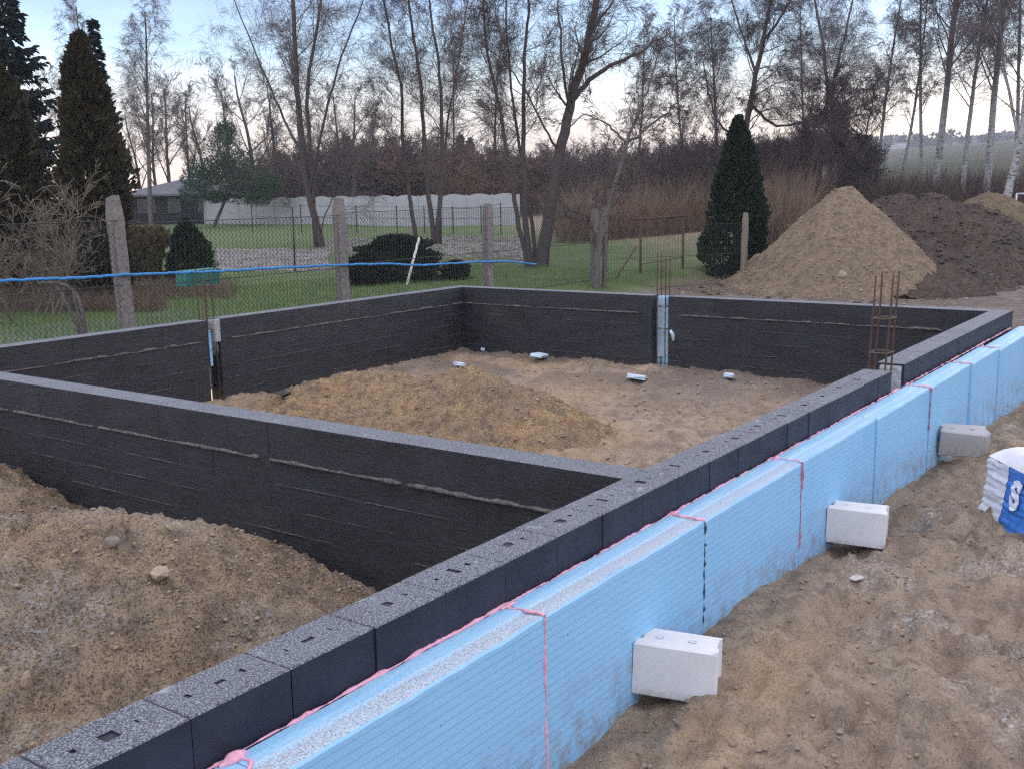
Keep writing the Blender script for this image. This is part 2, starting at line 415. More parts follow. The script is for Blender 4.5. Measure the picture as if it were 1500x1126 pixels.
q = np.stack([idx[:-1, :-1], idx[1:, :-1], idx[1:, 1:], idx[:-1, 1:]], -1).reshape(-1, 4)
cxm = (GX[:-1, :-1]+GX[1:, 1:]).ravel()/2; cym = (GY[:-1, :-1]+GY[1:, 1:]).ravel()/2
hole = (cxm > -7.8) & (cxm < 9.45) & (cym > .05) & (cym < 8.76)
me = mesh_from('ground', np.stack([GX, GY, GZ], -1).reshape(-1, 3), q[~hole], True)
def put_attr(me, name, v):
    a = me.attributes.new(name, 'FLOAT', 'POINT'); a.data.foreach_set('value', np.asarray(v, np.float32).ravel())
gsm = sstep(9.0, 9.8, GY + .5*fbm(GX, GY, .8, 3, 1))
s_ = GX - .9*GY
put_attr(me, 'grass', gsm*(1-sstep(12, 22, s_)) * np.where(GX > 14, 1, 1))
put_attr(me, 'field', sstep(20, 34, s_ + 4*fbm(GX, GY, .2, 3, 6)))
put_attr(me, 'sand', (1-gsm)*np.clip(np.exp(-((GX+1.5)**2/.9+(GY+.75)**2/.12)) + .8*np.exp(-((GX+.2)**2/.5+(GY+.75)**2/.03)) + .35*sstep(.3, .5, fbm(GX*1.5, GY*2.5, 1.2, 4, 12))*(GX < 8), 0, 1)*.5)
put_attr(me, 'dark', (1-gsm)*np.clip(sstep(8.5, 11, GX) + .7*sstep(.18, .5, fbm(GX*.7, GY*1.3, 1.1, 4, 21)), 0, 1))
frost = np.clip((1-gsm)*sstep(.12, .4, fbm(GX, GY, 1.4, 4, 33))*.9 + gsm*(1-sstep(11, 14, GY))*(1-sstep(0, 9, GX))*1.0, 0, 1)
put_attr(me, 'frost', frost)
tag(link_mesh('ground', me, M_SOIL), kind='structure')

# ------------------------------------------------------------------ the two soil floors inside the foundation
def patch(name, x0, x1, y0, y1, st, zf):
    X, Y = np.meshgrid(np.arange(x0, x1+1e-6, st), np.arange(y0, y1+1e-6, st), indexing='ij')
    Z = zf(X, Y); n, m = X.shape; i = np.arange(n*m).reshape(n, m)
    Fq = np.stack([i[:-1, :-1], i[1:, :-1], i[1:, 1:], i[:-1, 1:]], -1).reshape(-1, 4)
    return mesh_from(name, np.stack([X, Y, Z], -1).reshape(-1, 3), Fq, True), X, Y, Z
def lumps(x, y, a=1.0, s=0):
    return a*(.05*fbm(x, y, 2.2, 5, s, .55) + .035*ridged(x, y, 6.5, 3, s+3) + .02*fbm(x, y, 24, 3, s+5, .6))
def floor1(x, y): return -1.085 + .05*fbm(x, y, .7, 3, 40) + lumps(x, y, 1.2, 41)
def floor2(x, y):
    z = -1.09 + .05*fbm(x, y, .6, 3, 50) + lumps(x*.8, y, 1.5, 51)
    z = z + .10*np.exp(-((x-8.6)**2+(y-4.75)**2)/.35)           # soil thrown up below the column gap
    return z
def cone(x, y, cx, cy, top, slope, ex=1.0, ey=1.0, r0=.25):
    d = np.sqrt(((x-cx)/ex)**2 + ((y-cy)/ey)**2 + r0*r0) - r0
    return top - slope*d
def smax(a, b, k=.12):
    h = np.clip(.5+.5*(a-b)/k, 0, 1); return b*(1-h)+a*h + k*h*(1-h)
def heap1(x, y):
    w = x + .3*fbm(x, y, .9, 3, 61); v = y + .3*fbm(x, y, .9, 3, 62)
    z = smax(cone(w, v, -2.0, 2.8, -.08, .54, 1.0, 1.25), cone(w, v, -1.65, 2.2, -.42, .62, 1, 1, .3))
    z = smax(z, cone(w, v, -.9, 6.5, -.50, .6, .9, 1.3))
    z = smax(z, cone(w, v, -1.15, 5.0, -.74, .42, .8, 1.3))
    z = smax(z, cone(w, v, -3.6, .9, -.45, .35, 1.3, .8))
    return z + lumps(x, y, 1.9, 63)
def heap2(x, y):
    w = x + .22*fbm(x, y, 1.2, 3, 71); v = y + .3*fbm(x, y, 1.0, 3, 72)
    z = smax(cone(w, v, 4.55, 6.3, -.60, .46, .9, 1.4), cone(w, v, 4.7, 4.9, -.50, .52, .9, 1.35))
    z = smax(z, cone(w, v, 4.55, 3.9, -.80, .50, .9, 1.0))
    return z + lumps(x, y, 1.9, 73)
def flat_attrs(me, X, Y, sand=None, dark=None, frost=None):
    z0 = np.zeros_like(X)
    for nme, v in (('sand', sand), ('dark', dark), ('frost', frost), ('grass', None), ('field', None)): put_attr(me, nme, z0 if v is None else v)
me, X, Y, Z = patch('sand_floor', -7.6, .01, .23, 8.66, .05, floor1)
flat_attrs(me, X, Y, sand=sstep(-.2, .3, fbm(X, Y, .6, 3, 44)), frost=.25*np.ones_like(X))
tag(link_mesh('sand_floor', me, M_SOIL), kind='structure')
me, X, Y, Z = patch('soil_floor', .23, 9.36, .23, 8.66, .05, floor2)
flat_attrs(me, X, Y, sand=.55*sstep(-.1, .35, fbm(X, Y, .6, 3, 54)), dark=.75*sstep(6.2, 8.6, X+.9*fbm(X, Y, .8, 3, 56))*sstep(-.3, .2, fbm(X, Y, 1.3, 3, 58)+.1), frost=.3*sstep(.0, .4, fbm(X, Y, .9, 3, 57)))
tag(link_mesh('soil_floor', me, M_SOIL), kind='structure')
def heap_obj(name, label, x0, x1, y0, y1, st, zf, base, mat, cat='heap'):
    me, X, Y, Z = patch(name, x0, x1, y0, y1, st, lambda x, y: np.maximum(zf(x, y), base-.12))
    return tag(link_mesh(name, me, mat), label, cat)
heap_obj('sand_heap', 'broad heap of clumpy grey brown sand in the near room of the foundation', -6.2, -.02, .26, 8.6, .036, heap1, -1.10, M_HEAP1, 'sand heap')
heap_obj('sand_heap', 'low long heap of yellow sand in the far room, behind the dividing wall', 2.0, 7.2, 1.2, 8.4, .036, heap2, -1.10, M_HEAP2, 'sand heap')

# piles behind the foundation
PILEZ = {}
def pile(name, label, c, base, H, Rr, mat, seed, ex=1.0, ey=1.0, ridge=None, sharp=.3, rough=1.0, st=.07, cat='soil pile'):
    def zf(x, y):
        w = x + .28*rough*fbm(x, y, .7, 3, seed); v = y + .28*rough*fbm(x, y, .7, 3, seed+1)
        sl = H/Rr
        z = cone(w, v, c[0], c[1], base+H, sl, ex, ey, sharp)
        if ridge:
            for (dx, dy, dh, rr) in ridge: z = smax(z, cone(w, v, c[0]+dx, c[1]+dy, base+dh, dh/rr, 1, 1, sharp), .2)
        dd = np.maximum(0, base+.35-z)
        z = z + .5*np.minimum(dd, .35)*(dd < 5)
        return z + lumps(x, y, .9*rough+.5, seed+5)
    PILEZ[name] = zf
    e = max([Rr*1.35*max(ex, ey)] + [abs(r[0])+r[3]*1.3 for r in (ridge or [])] + [abs(r[1])+r[3]*1.3 for r in (ridge or [])])
    me, X, Y, Z = patch(name, c[0]-e, c[0]+e, c[1]-e, c[1]+e, st, lambda x, y: np.maximum(zf(x, y), base-.3))
    return tag(link_mesh(name, me, mat), label, cat)
pc = at(1232, 430, 26.2)
pile('sand_pile', 'tall pointed pile of brown sand behind the far wall of the foundation', pc[:2], -.95, 2.50, 2.60, M_PILE, 101, sharp=.34, rough=1.1, cat='sand pile')
pc = at(1366, 430, 28.2)
pile('topsoil_pile', 'broad dark pile of topsoil beside the pointed sand pile', pc[:2], -.90, 2.25, 3.0, M_DARKPILE, 111, 1.0, 1.0, [(1.0, 1.5, 2.25, 2.8), (-1.0, -1.6, 1.5, 2.2), (-2.6, -.6, 1.0, 2.4), (.5, -.8, 2.0, 2.2)], .4, 1.9, cat='soil pile')
pc = at(1446, 430, 31.0)
pile('loam_pile', 'yellowish pile of loam partly hidden by the dark topsoil pile', pc[:2], -.90, 2.25, 2.7, M_YELLOWPILE, 121, sharp=.6, rough=.8, cat='soil pile')

# ------------------------------------------------------------------ foundation walls, block by block
L_, W_, T_ = 9.333, 8.636, .24
COURSES = [(0.0, .272)] + [(-.276-.175*i, .172) for i in range(5)]     # top of each course and its height
PITCH_B = .413
_bm = {}
def block_mesh(ln, h, holed=False, variant=0, mname=''):
    key = (round(ln, 2), h, holed, variant, mname)
    if key in _bm: return _bm[key]
    mb = MB(); r2 = random.Random(variant*7+int(ln*100)); j = lambda a=.003: r2.uniform(-a, a)
    c = .005 if holed else .0008
    if not holed:
        mb.box((0, 0, -h), (ln, T_, 0), 0, 0)
        mb.m[1] = 1
    else:
        # top with a large grip slot in the middle and a small slot either side, all with floors
        holes = [(ln*.5-.022+j(.014), ln*.5+.018+j(.014), .100+j(.014), .146+j(.014)), (ln*.5-.120+j(.006), ln*.5-.106+j(.004), .112, .138+j(.006)), (ln*.5+.096+j(.006), ln*.5+.110+j(.004), .112, .138+j(.006))]
        xs = sorted({c, ln-c} | {x for q_ in holes for x in q_[:2]}); ys = sorted({c, T_-c} | {y for q_ in holes for y in q_[2:]})
        for i in range(len(xs)-1):
            for k in range(len(ys)-1):
                xm, ym = (xs[i]+xs[i+1])/2, (ys[k]+ys[k+1])/2
                inside = [q_ for q_ in holes if q_[0] < xm < q_[1] and q_[2] < ym < q_[3]]
                if not inside: mb.add([(xs[i], ys[k], 0), (xs[i+1], ys[k], 0), (xs[i+1], ys[k+1], 0), (xs[i], ys[k+1], 0)], [(0, 1, 2, 3)], 1)
        for (a, b, e, f) in holes:
            a += j(); b += j(); dz = -.05
            V = [(a, e, 0), (b, e, 0), (b, f, 0), (a, f, 0), (a, e, dz), (b, e, dz), (b, f, dz), (a, f, dz)]
            mb.add(V, [(0, 4, 5, 1), (1, 5, 6, 2), (2, 6, 7, 3), (3, 7, 4, 0), (4, 7, 6, 5)], 0)
        V = [(0, 0, -c), (ln, 0, -c), (ln, T_, -c), (0, T_, -c), (c, c, 0), (ln-c, c, 0), (ln-c, T_-c, 0), (c, T_-c, 0), (0, 0, -h), (ln, 0, -h), (ln, T_, -h), (0, T_, -h)]
        mb.add(V, [(0, 1, 5, 4), (1, 2, 6, 5), (2, 3, 7, 6), (3, 0, 4, 7)], 1)
        mb.add(V, [(8, 9, 1, 0), (9, 10, 2, 1), (10, 11, 3, 2), (11, 8, 0, 3), (8, 11, 10, 9)], 0)
    me = mb.mesh('block'); _bm[key] = me
    return me

def wall(label, origin, along, length, courses=6, holed=False, mat=M_BIT, ridge_sides=(), seed=0, first=0.0, ztop=0.0):
    """A wall from origin, running along 'x' or 'y'; blocks, a mortar core and beads of mortar are its parts."""
    r = random.Random(seed)
    rot = 0 if along == 'x' else PI/2
    ox, oy = origin
    t = thing('foundation_wall', label, 'wall', (ox, oy, ztop), (0, 0, rot))
    flip = -T_ if along == 'y' else 0.0                        # after a quarter turn local +y points to -x: keep the wall on the +x side
    for ci, (zt, h) in enumerate(COURSES[:courses]):
        x = -((ci % 2)*.5*PITCH_B) + first
        while x < length-.02:
            a, b = max(0, x), min(length, x+PITCH_B-(.006 if holed else 0.0))
            if b-a > .05:
                me = block_mesh(b-a, h, holed and ci == 0, r.randrange(20 if holed else 6), mat.name)
                o = kid('block', me, [mat, M_TOP], t, (a, flip + r.uniform(-1, 1)*(.0045 if holed else .0012), zt + (r.uniform(-.002, .002) if ci == 0 and holed else r.uniform(-.0006, .0006))),
                        (r.uniform(-1, 1)*(.004 if holed else .002), 0, r.uniform(-1, 1)*(.003 if holed else .0008)))
            x += PITCH_B
    mb = MB(); bot = COURSES[courses-1][0]-COURSES[courses-1][1]
    mb.box((.008, flip+.010, -1.6), (length-.008, flip+T_-.010, -.004), 0)
    kid('mortar_core', mb.mesh('mortar_core'), M_BIT, t)
    for side in ridge_sides:                                   # squeezed-out mortar, thick at the first joint, broken lower down
        y0 = flip + (-.004 if side == 'near' else T_+.004); sg = -1 if side == 'near' else 1
        for ci in range(1, courses):
            z = COURSES[ci][0] + .006
            x = r.uniform(0, .3)
            V, Rr = [], []
            while x < length-.1:
                ln = r.uniform(.8, 2.6) if ci == 1 else r.uniform(.2, 1.9)
                ln = min(ln, length-x-.02)
                n = max(4, int(ln/.03))
                xs = np.linspace(x, x+ln, n)
                amp = (1.3 if ci == 1 else .38)
                nzv = fbm(xs, np.full(n, seed*3.1+ci*9.7), 6, 3, seed)
                rad = np.clip((.0095 + .014*nzv)*amp, .0012, .026); rad[0] = rad[-1] = .0008
                zz = z + .006*fbm(xs, np.full(n, 5.5+ci), 3, 3, seed+9) + .008*nzv*amp
                V.append(np.stack([xs, y0 - sg*.004 + 0*xs, zz], -1)); Rr.append(rad)
                x += ln + (r.uniform(.0, .12) if ci == 1 else r.uniform(.15, 1.3))
            if V: kid('mortar_bead', tubes_mesh('mortar_bead', V, Rr, 5), M_MORTAR if ci == 1 else M_MORTARD, t)
    return t
GAPR = (4.275, 4.675); GAPL = (3.915, 4.12); GAPF = (4.72, 5.0)
wall('long black foundation wall with slotted block tops beside the blue insulation, nearer stretch', (-7.5, 0), 'x', GAPR[0]+7.5, 6, True, M_BIT2, (), 1, .26)
wall('short smooth-topped stretch of black wall beyond the rusty rebar cage beside the blue boards', (GAPR[1], 0), 'x', L_+T_-GAPR[1], 6, False, M_BIT2, (), 2)
wall('far black foundation wall facing the camera, stretch nearer the pointed sand pile', (L_, T_), 'y', GAPF[0]-T_, 6, False, M_BIT, ('far',), 3)
wall('far black foundation wall facing the camera, stretch that ends in the hidden far corner', (L_, GAPF[1]), 'y', W_-GAPF[1], 6, False, M_BIT, ('far',), 4)
wall('black foundation wall along the garden fence, stretch cut off by the frame', (-7.5, W_), 'x', GAPL[0]+7.5, 6, False, M_BIT, ('near',), 5)
wall('black foundation wall along the garden fence, stretch that meets the far corner', (GAPL[1], W_), 'x', L_+T_-GAPL[1], 6, False, M_BIT, ('near',), 6)
wall('black dividing wall across the foundation with a pale frosted top', (0, T_), 'y', W_-T_, 6, False, M_BIT, ('far',), 7)

# crumbs of pale mortar left beside the slots on the nearer wall top
rs_ = random.Random(11); Vs, Fs, bb = [], [], 0
for k in range(17):
    m_ = None; a0 = rs_.uniform(0, 6); n_ = 9; cx_ = -3.9 + k*.41 + rs_.uniform(-.08, .08); cy_ = rs_.uniform(.05, .15); R0 = rs_.uniform(.008, .024)
    ring = [(cx_+R0*rs_.uniform(.6, 1.3)*math.cos(i*2*PI/n_), cy_+R0*.8*rs_.uniform(.6, 1.3)*math.sin(i*2*PI/n_), .001) for i in range(n_)]
    inner = [(cx_+(p[0]-cx_)*.55, cy_+(p[1]-cy_)*.55, rs_.uniform(.004, .009)) for p in ring]
    Vs += ring+inner; Fs += [(bb+i, bb+(i+1) % n_, bb+n_+(i+1) % n_, bb+n_+i) for i in range(n_)] + [tuple(bb+n_+i for i in range(n_))]; bb += 2*n_
tag(link_mesh('mortar_crumbs', mesh_from('mortar_crumbs', Vs, Fs), simple('grey_mortar', (.30, .31, .34), .9, .4, 60, .6)), kind='stuff')
# pale mortar smeared on the ends of the gaps
def smear(name, label, x0, x1, y0, y1, z0, z1, seed, axis='x'):
    r = random.Random(seed); n, m = 9, 14
    V, Fc = [], []
    for i in range(n):
        for k in range(m):
            a = i/(n-1); b = k/(m-1)
            drip = .55 + .9*float(vn(a*4.1+seed, .5, seed))
            z = z1 + (z0-z1)*b*min(1.0, max(.35, drip+.25))
            th = .012 + .014*float(fbm(a*5, b*6, 1, 2, seed)) if 0 < i < n-1 and 0 < k < m-1 else -.01
            if axis == 'x': V.append((x0 - th, y0+(y1-y0)*a, z))
            else: V.append((x0+(x1-x0)*a, y0 - th, z))
    for i in range(n-1):
        for k in range(m-1):
            b0 = i*m+k; Fc.append((b0, b0+1, b0+m+1, b0+m))
    return tag(link_mesh(name, mesh_from(name, V, Fc, True), M_RAWMORTAR), label, 'mortar')
smear('mortar_smear', 'pale mortar dribbled down the block end beside the rusty rebar cage', GAPR[1], 0, .01, .23, -.42, -.006, 3)
mb = MB(); mb.box((GAPL[1]-.075, W_-.006, -.30), (GAPL[1]+.012, W_+.05, -.004), 0, .008)
tag(link_mesh('mortar_block', mb.mesh('mortar_block'), M_RAWMORTAR), 'pale grey mortar lump on the wall end beside the thin rebar cage by the garden', 'mortar')
smear('mortar_smear', 'pale mortar smeared in the fence-side wall gap', GAPL[1]-.012, 0, W_+.05, W_+.22, -.5, -.01, 8)

# ------------------------------------------------------------------ rebar cages
def rebar_cage(label, cx, cy, bars, ztops, zb, stir, lean=(0, 0), rad=.0062, mat=M_RUST):
    t = thing('rebar_cage', label, 'rebar cage', (cx, cy, zb))
    def pos(b, z): return (b[0] + lean[0]*(z), b[1] + lean[1]*(z), z-zb)
    for b, zt in zip(bars, ztops):
        mb = MB(); N = 9
        pts = [pos(b, zb+(zt-zb)*i/(N-1)) for i in range(N)]
        pts = [(p[0]+rng.uniform(-.003, .003), p[1]+rng.uniform(-.003, .003), p[2]) for p in pts]
        mb.tube(pts, rad, 6); kid('bar', mb.mesh('bar', True), mat, t)
    for z in stir:
        mb = MB(); o = [pos(b, z) for b in bars]
        o = [o[0], o[1], o[3], o[2]] if len(o) == 4 else o
        cxm_ = sum(p[0] for p in o)/4; cym_ = sum(p[1] for p in o)/4
        ex = [(cxm_+(p[0]-cxm_)*1.10, cym_+(p[1]-cym_)*1.10, p[2]+rng.uniform(-.006, .006)) for p in o]
        for a, b in zip(ex, ex[1:]+ex[:1]): mb.tube([a, b], rad*.75, 5)
        kid('stirrup', mb.mesh('stirrup'), M_STIRRUP, t)
    return t
rebar_cage('rusty four-bar rebar cage standing in the gap of the wall beside the blue boards', 4.47, .14,
           [(-.10, .085), (-.10, -.06), (.08, .085), (.08, -.06)], [.80, .82, .83, .84], -1.3, [.43, .13, -.2, -.5], (.03, -.03), .0085)
rebar_cage('thin dark rebar cage standing in the gap of the fence-side wall', 4.02, W_+.11,
           [(-.07, -.07), (-.07, .07), (.055, -.07), (.055, .07)], [.60, .66, .62, .65], -1.2, [.45, .14, -.15, -.4], (-.02, .0), .0075)
rebar_cage('thin dark rebar cage in front of blue board in the gap of the far wall', L_+.11, 4.86,
           [(-.07, -.07), (-.07, .07), (.07, -.07), (.07, .07)], [.62, .66, .58, .64], -1.2, [.42, .1, -.16, -.5], (0, 0), .0085)

# ------------------------------------------------------------------ blue insulation boards along the wall
def board_mesh(ln, th, ztop, zbot, seed, rime):
    prof = [(-.004, zbot), (-.004, ztop-.004), (-.010, ztop), (-th*.46, ztop+.000), (-th*.50, ztop-.003), (-th*.53, ztop-.005), (-th*.80, ztop-.004), (-th+.008, ztop-.004), (-th, ztop-.014), (-th, ztop-.12), (-th, (ztop+zbot)/2), (-th, zbot)]
    n = max(2, int(ln/.05)); V, Fc = [], []
    xs = np.linspace(.002, ln-.002, n+1)
    for i, x in enumerate(xs):
        for k, (y, z) in enumerate(prof):
            e = .0025*float(vn(x*9, k*1.7, seed)) if 0 < k < 11 else 0
            if 7 <= k <= 8: e += .006*float(fbm(x*5, k*.3, 1, 3, seed+2))
            V.append((x, y + (e if k < 9 else 0), z + (e if k > 1 else 0)))
    m = len(prof)
    for i in range(n):
        for k in range(m-1): a = i*m+k; Fc.append((a, a+1, a+m+1, a+m))
    Fc.append(tuple(range(m-1, -1, -1))); Fc.append(tuple(n*m+k for k in range(m)))
    me = mesh_from('insulation_board', V, Fc)
    put_attr(me, 'rime', np.full(len(V), rime))
    return me
JX = [-6.0, -4.5, -3.0, -1.49, .075, 1.53, 3.12, 4.66, 6.15, 7.40, 9.62]
BY = [-.018, -.018, -.016, -.014, -.012, -.020, -.03, -.045, -.06, -.07]
BT = [.215, .213, .206, .205, .208, .20, .203, .20, .207, .212]
BL = ['blue insulation board nearest the camera, cut by the lower edge of the photo', 'blue board at the lower edge of the photo, before the first pink joint on top',
      'blue board with frosted top between the first two pink joints, nearer than all white blocks', 'blue board that the nearest white block leans on, between pink seam and open joint',
      'blue board between the open dark joint and the broad pink seam, frosted top', 'blue board that the middle white block leans on, beyond the broad pink seam',
      'blue board just before the farthest white block, without frost on top', 'blue board behind the farthest white block, under the rebar cage',
      'blue board beyond the farthest white block, short and scuffed', 'last blue board at the far corner of the foundation']
for i in range(len(JX)-1):
    zt = -.181 + (.0 if i not in (9,) else -.02) + rng.uniform(-.003, .003)
    me = board_mesh(JX[i+1]-JX[i], BT[i], zt, -1.3, i*13, [1, 1, 1, 1, .8, .3, .12, .05, .05, .0][i])
    o = link_mesh('insulation_board', me, M_XPS, None, (JX[i], BY[i], 0), (rng.uniform(-.004, .004), 0, 0))
    tag(o, BL[i], 'insulation board', 'blue insulation boards along the wall')
# blue boards standing outside the gaps of the other walls
def strip_board(label, a, b, parts_y, blue=()):
    t = thing('upright_insulation_board', label, 'insulation board', (a[0], a[1], a[2]))
    mb = MB(); mb.box((0, 0, 0), (b[0]-a[0], b[1]-a[1], b[2]-a[2]), 0, .006)
    me = mb.mesh('panel'); put_attr(me, 'rime', np.zeros(len(me.vertices)))
    kid('panel', me, M_XPS, t)
    for (p, q_) in parts_y:
        mb = MB(); mb.box(tuple(p[i]-a[i] for i in range(3)), tuple(q_[i]-a[i] for i in range(3)), 0, .006)
        me = mb.mesh('strip'); put_attr(me, 'rime', np.zeros(len(me.vertices))); kid('strip', me, M_XPSPALE, t)
    for (p, q_) in blue:
        mb = MB(); mb.box(tuple(p[i]-a[i] for i in range(3)), tuple(q_[i]-a[i] for i in range(3)), 0, .006)
        me = mb.mesh('strip'); put_attr(me, 'rime', np.zeros(len(me.vertices))); kid('strip', me, M_XPS, t)
    return t
M_XPSPALE = simple('pale_blue_board', (.50, .66, .80), .7, .15, 16, .3)
strip_board('pale blue insulation board standing upright behind rebar in the far wall gap', (L_+.20, 4.70, -1.2), (L_+.30, 5.02, -.02),
            [((L_+.155, 4.725, -.92), (L_+.195, 4.845, -.17)), ((L_+.165, 4.86, -.95), (L_+.195, 4.99, -.03))])
strip_board('narrow blue insulation strip glimpsed in the fence-side wall gap', (3.9, W_+.26, -1.2), (4.1, W_+.34, -.16), [], [((3.975, W_+.06, -.62), (4.03, W_+.10, -.14))])
mb = MB(); mb.tube([(0, 0, 0), (.02, -.03, -.06), (.01, -.05, -.16)], [.02, .03, .018], 7)
tag(link_mesh('plaster_lump', mb.mesh('plaster_lump', True), M_FOAMSCRAP, None, tuple(on_x(982, 484, L_-.02))), 'white lump stuck on the far wall beside the rebar gap', 'lump')

# pink mounting foam: one long bead in the slot, and a seam at each joint
def bead_mesh(name, pts, rad, seed, n=7, amp=.5, squash=1.0):
    P = np.asarray(pts, float); L = np.concatenate([[0], np.cumsum(np.linalg.norm(np.diff(P, axis=0), axis=1))])
    m = max(4, int(L[-1]/.012)); s = np.linspace(0, L[-1], m)
    Q = np.stack([np.interp(s, L, P[:, i]) for i in range(3)], -1)
    rr = np.interp(s, L, np.broadcast_to(np.asarray(rad, float), (len(P),)))
    k = 1 + amp*2*fbm(s, s*0+seed, 14, 4, seed, .6); R2 = rr*np.clip(k, .25, 2.2)
    Q[:, 1] += rr*.7*fbm(s, s*0+3.3, 9, 2, seed+1); Q[:, 2] += rr*.7*fbm(s, s*0+7.7, 9, 2, seed+2)
    return tubes_mesh(name, [Q], [R2], n, True)
pts = [(x, -.006 + .5*np.interp(x, [-6, 1, 4.6, 9.4], [-.012, -.006, -.03, -.07]), -.186) for x in np.linspace(-6, 9.3, 80)]
tag(link_mesh('foam_bead', bead_mesh('foam_bead', pts, .0068, 5, 7, .85), M_PINK), 'long pink foam bead squeezed along the slot between black wall and blue boards', 'foam bead')
SEAM = {2: ('pink foam seam across the board tops, lowest in the photo', 'pink', 1, .3), 3: ('thin pink foam seam running down the blue face left of the nearest white block', 'pink', 1, 1.0),
        4: ('pink foam smear on the board tops above the open dark joint', 'top', .8, .0), 5: ('broad pink foam seam fading downwards between nearest and middle white block', 'pinkd', 1, .75),
        7: ('faint pink foam trail on boards at the joint before the farthest white block', 'pinkd', .7, .5), 8: ('faint pink foam patch on board tops beyond the rebar gap', 'top', .6, .0), 9: ('pink foam patch on the last joint near the far corner', 'top', .6, .0)}
for k, (lab, kind, w, down) in SEAM.items():
    x = JX[k]; yb = BY[k]; yo = min(yb - BT[k], BY[k-1] - BT[k-1])
    P_, R2 = [], []
    t = thing('foam_seam', lab, 'foam seam', (x, yo, -.18))
    r2 = random.Random(k)
    top = [(0, yb-yo-.01, .0)] + [(r2.uniform(-.035, .03), (yb-yo)*(1-i/5), .003) for i in range(1, 5)] + [(0, 0.0, -.004)]
    kid('top_bead', bead_mesh('top_bead', top, [.008*w]*6, k*3, 7, .7), M_PINK, t)
    blob = [(-.05, yb-yo-.02, .0), (0, yb-yo-.03, .008), (.06, yb-yo-.02, .0)]
    kid('blob', bead_mesh('blob', blob, [.005, .016*w, .005], k*5, 8, .6), M_PINK, t)
    if down > 0:
        d = [(.0, -.001, -.008)] + [(r2.uniform(-.006, .006), -.001, -.008-.75*down*i/8) for i in range(1, 9)]
        rads = [.013*w]*2 + [.0075*w]*7 if kind == 'pinkd' else [.006]*9
        kid('face_bead', bead_mesh('face_bead', d, rads, k*7, 6, .6), M_PINK if kind == 'pink' else M_PINKD, t)
t = thing('open_joint', 'dark broken open joint in the blue boards above the nearest white block', 'joint', (JX[4], BY[4]-BT[4], -.18))
r2 = random.Random(5); z = -.015; mb = MB()
while z > -.56:
    h = r2.uniform(.02, .1)
    mb.tube([(r2.uniform(-.004, .004), .001, z), (r2.uniform(-.006, .006), .0005, z-h*.5), (r2.uniform(-.004, .004), .001, z-h)], [.003, r2.uniform(.006, .012), .002], 6); z -= h + r2.uniform(.0, .05)
tag(kid('crack', mb.mesh('crack', True), M_GAPDARK, t), kind='stuff')

# ------------------------------------------------------------------ white silicate blocks propped against the boards
def silicate_mesh(ln, wd, h, seed):
    """Plan outline with grooved ends, grip notch below the outer end, two dimples on top."""
    mb = MB(); c = .006; r2 = random.Random(seed)
    out = [(0, 0), (ln-.012, 0), (ln, .014), (ln-.003, .070), (ln-.016, .095), (ln-.018, wd-.04), (ln-.006, wd-.022), (ln-.012, wd), (0, wd), (0, wd-.06), (.026, wd-.075), (.026, .075), (0, .06)]
    n = len(out)
    cxx, cyy = ln/2, wd/2
    ins = [(x+(c if x < cxx else -c), y+(c if y < cyy else -c)) for x, y in out]
    g = {i: (.055 if i in (4, 5) else 0.0) for i in range(n)}
    V = [(x, y, 0.0 + g[i]) for i, (x, y) in enumerate(ins)] + [(x, y, c + g[i]) for i, (x, y) in enumerate(out)] + [(x, y, h-c) for x, y in out] + [(x, y, h) for x, y in ins]
    V = [(x+r2.uniform(-.0015, .0015), y+r2.uniform(-.0015, .0015), z) for x, y, z in V]
    for k_, (dx, dy, dz_) in {1: {3*n+1: (-.02, .012, -.004), 2*n+2: (-.006, .0, -.018), 3*n+7: (-.012, -.01, -.005)}, 2: {3*n+8: (.018, -.014, -.006), 0: (.02, .01, .012)}, 3: {3*n+1: (-.03, .02, -.012), 2*n+1: (-.02, .004, -.02), 3*n+7: (-.02, -.015, -.01)}}[seed].items():
        V[k_] = (V[k_][0]+dx, V[k_][1]+dy, V[k_][2]+dz_)
    Fc = [tuple(range(n-1, -1, -1)), tuple(range(3*n, 4*n))]
    for k in range(3):
        for i in range(n): j = (i+1) % n; Fc.append((k*n+i, k*n+j, k*n+n+j, k*n+n+i))
    mb.add(V, Fc)
    return mb.mesh('body')
def silicate_block(label, p, q_, width, h, ztop, seed, tilt=(0, 0), spins=0):
    p = np.array(p); q_ = np.array(q_); d = q_-p; ln = float(np.hypot(*d[:2])); a = math.atan2(d[1], d[0])
    t = thing('silicate_block', label, 'block', (p[0], p[1], ztop-h), (tilt[0], tilt[1], a), 'white blocks propped against the blue boards')
    kid('body', silicate_mesh(ln, width, h, seed), M_SILDUSTSHADE if seed == 3 else M_SIL, t)
    for fx in (.26, .66):
        mb = MB(); nn = 10; V = [(ln*fx+.022*math.cos(i*2*PI/nn), width*.5+.016*math.sin(i*2*PI/nn), h+.0015) for i in range(nn)] + [(ln*fx+.012*math.cos(i*2*PI/nn), width*.5+.009*math.sin(i*2*PI/nn), h-.004) for i in range(nn)]
        mb.add(V, [(i, (i+1) % nn, nn+(i+1) % nn, nn+i) for i in range(nn)] + [tuple(range(nn, 2*nn))]); kid('dimple', mb.mesh('dimple'), M_SILD, t)
    return t
M_SILD = simple('dimple_grey', (.50, .50, .52), .95, .1, 20, .2)  # one grey, darker than the block, for the top dimples
silicate_block('large white block nearest the camera, leaning on a blue board', (-.735, -.222), (-.625, -.612), .225, .262, -.584, 1, (-.03, .02))
silicate_block('middle white block of the three leaning on the blue boards', (2.03, -.225), (2.105, -.612), .245, .252, -.611, 2, (-.02, .02))
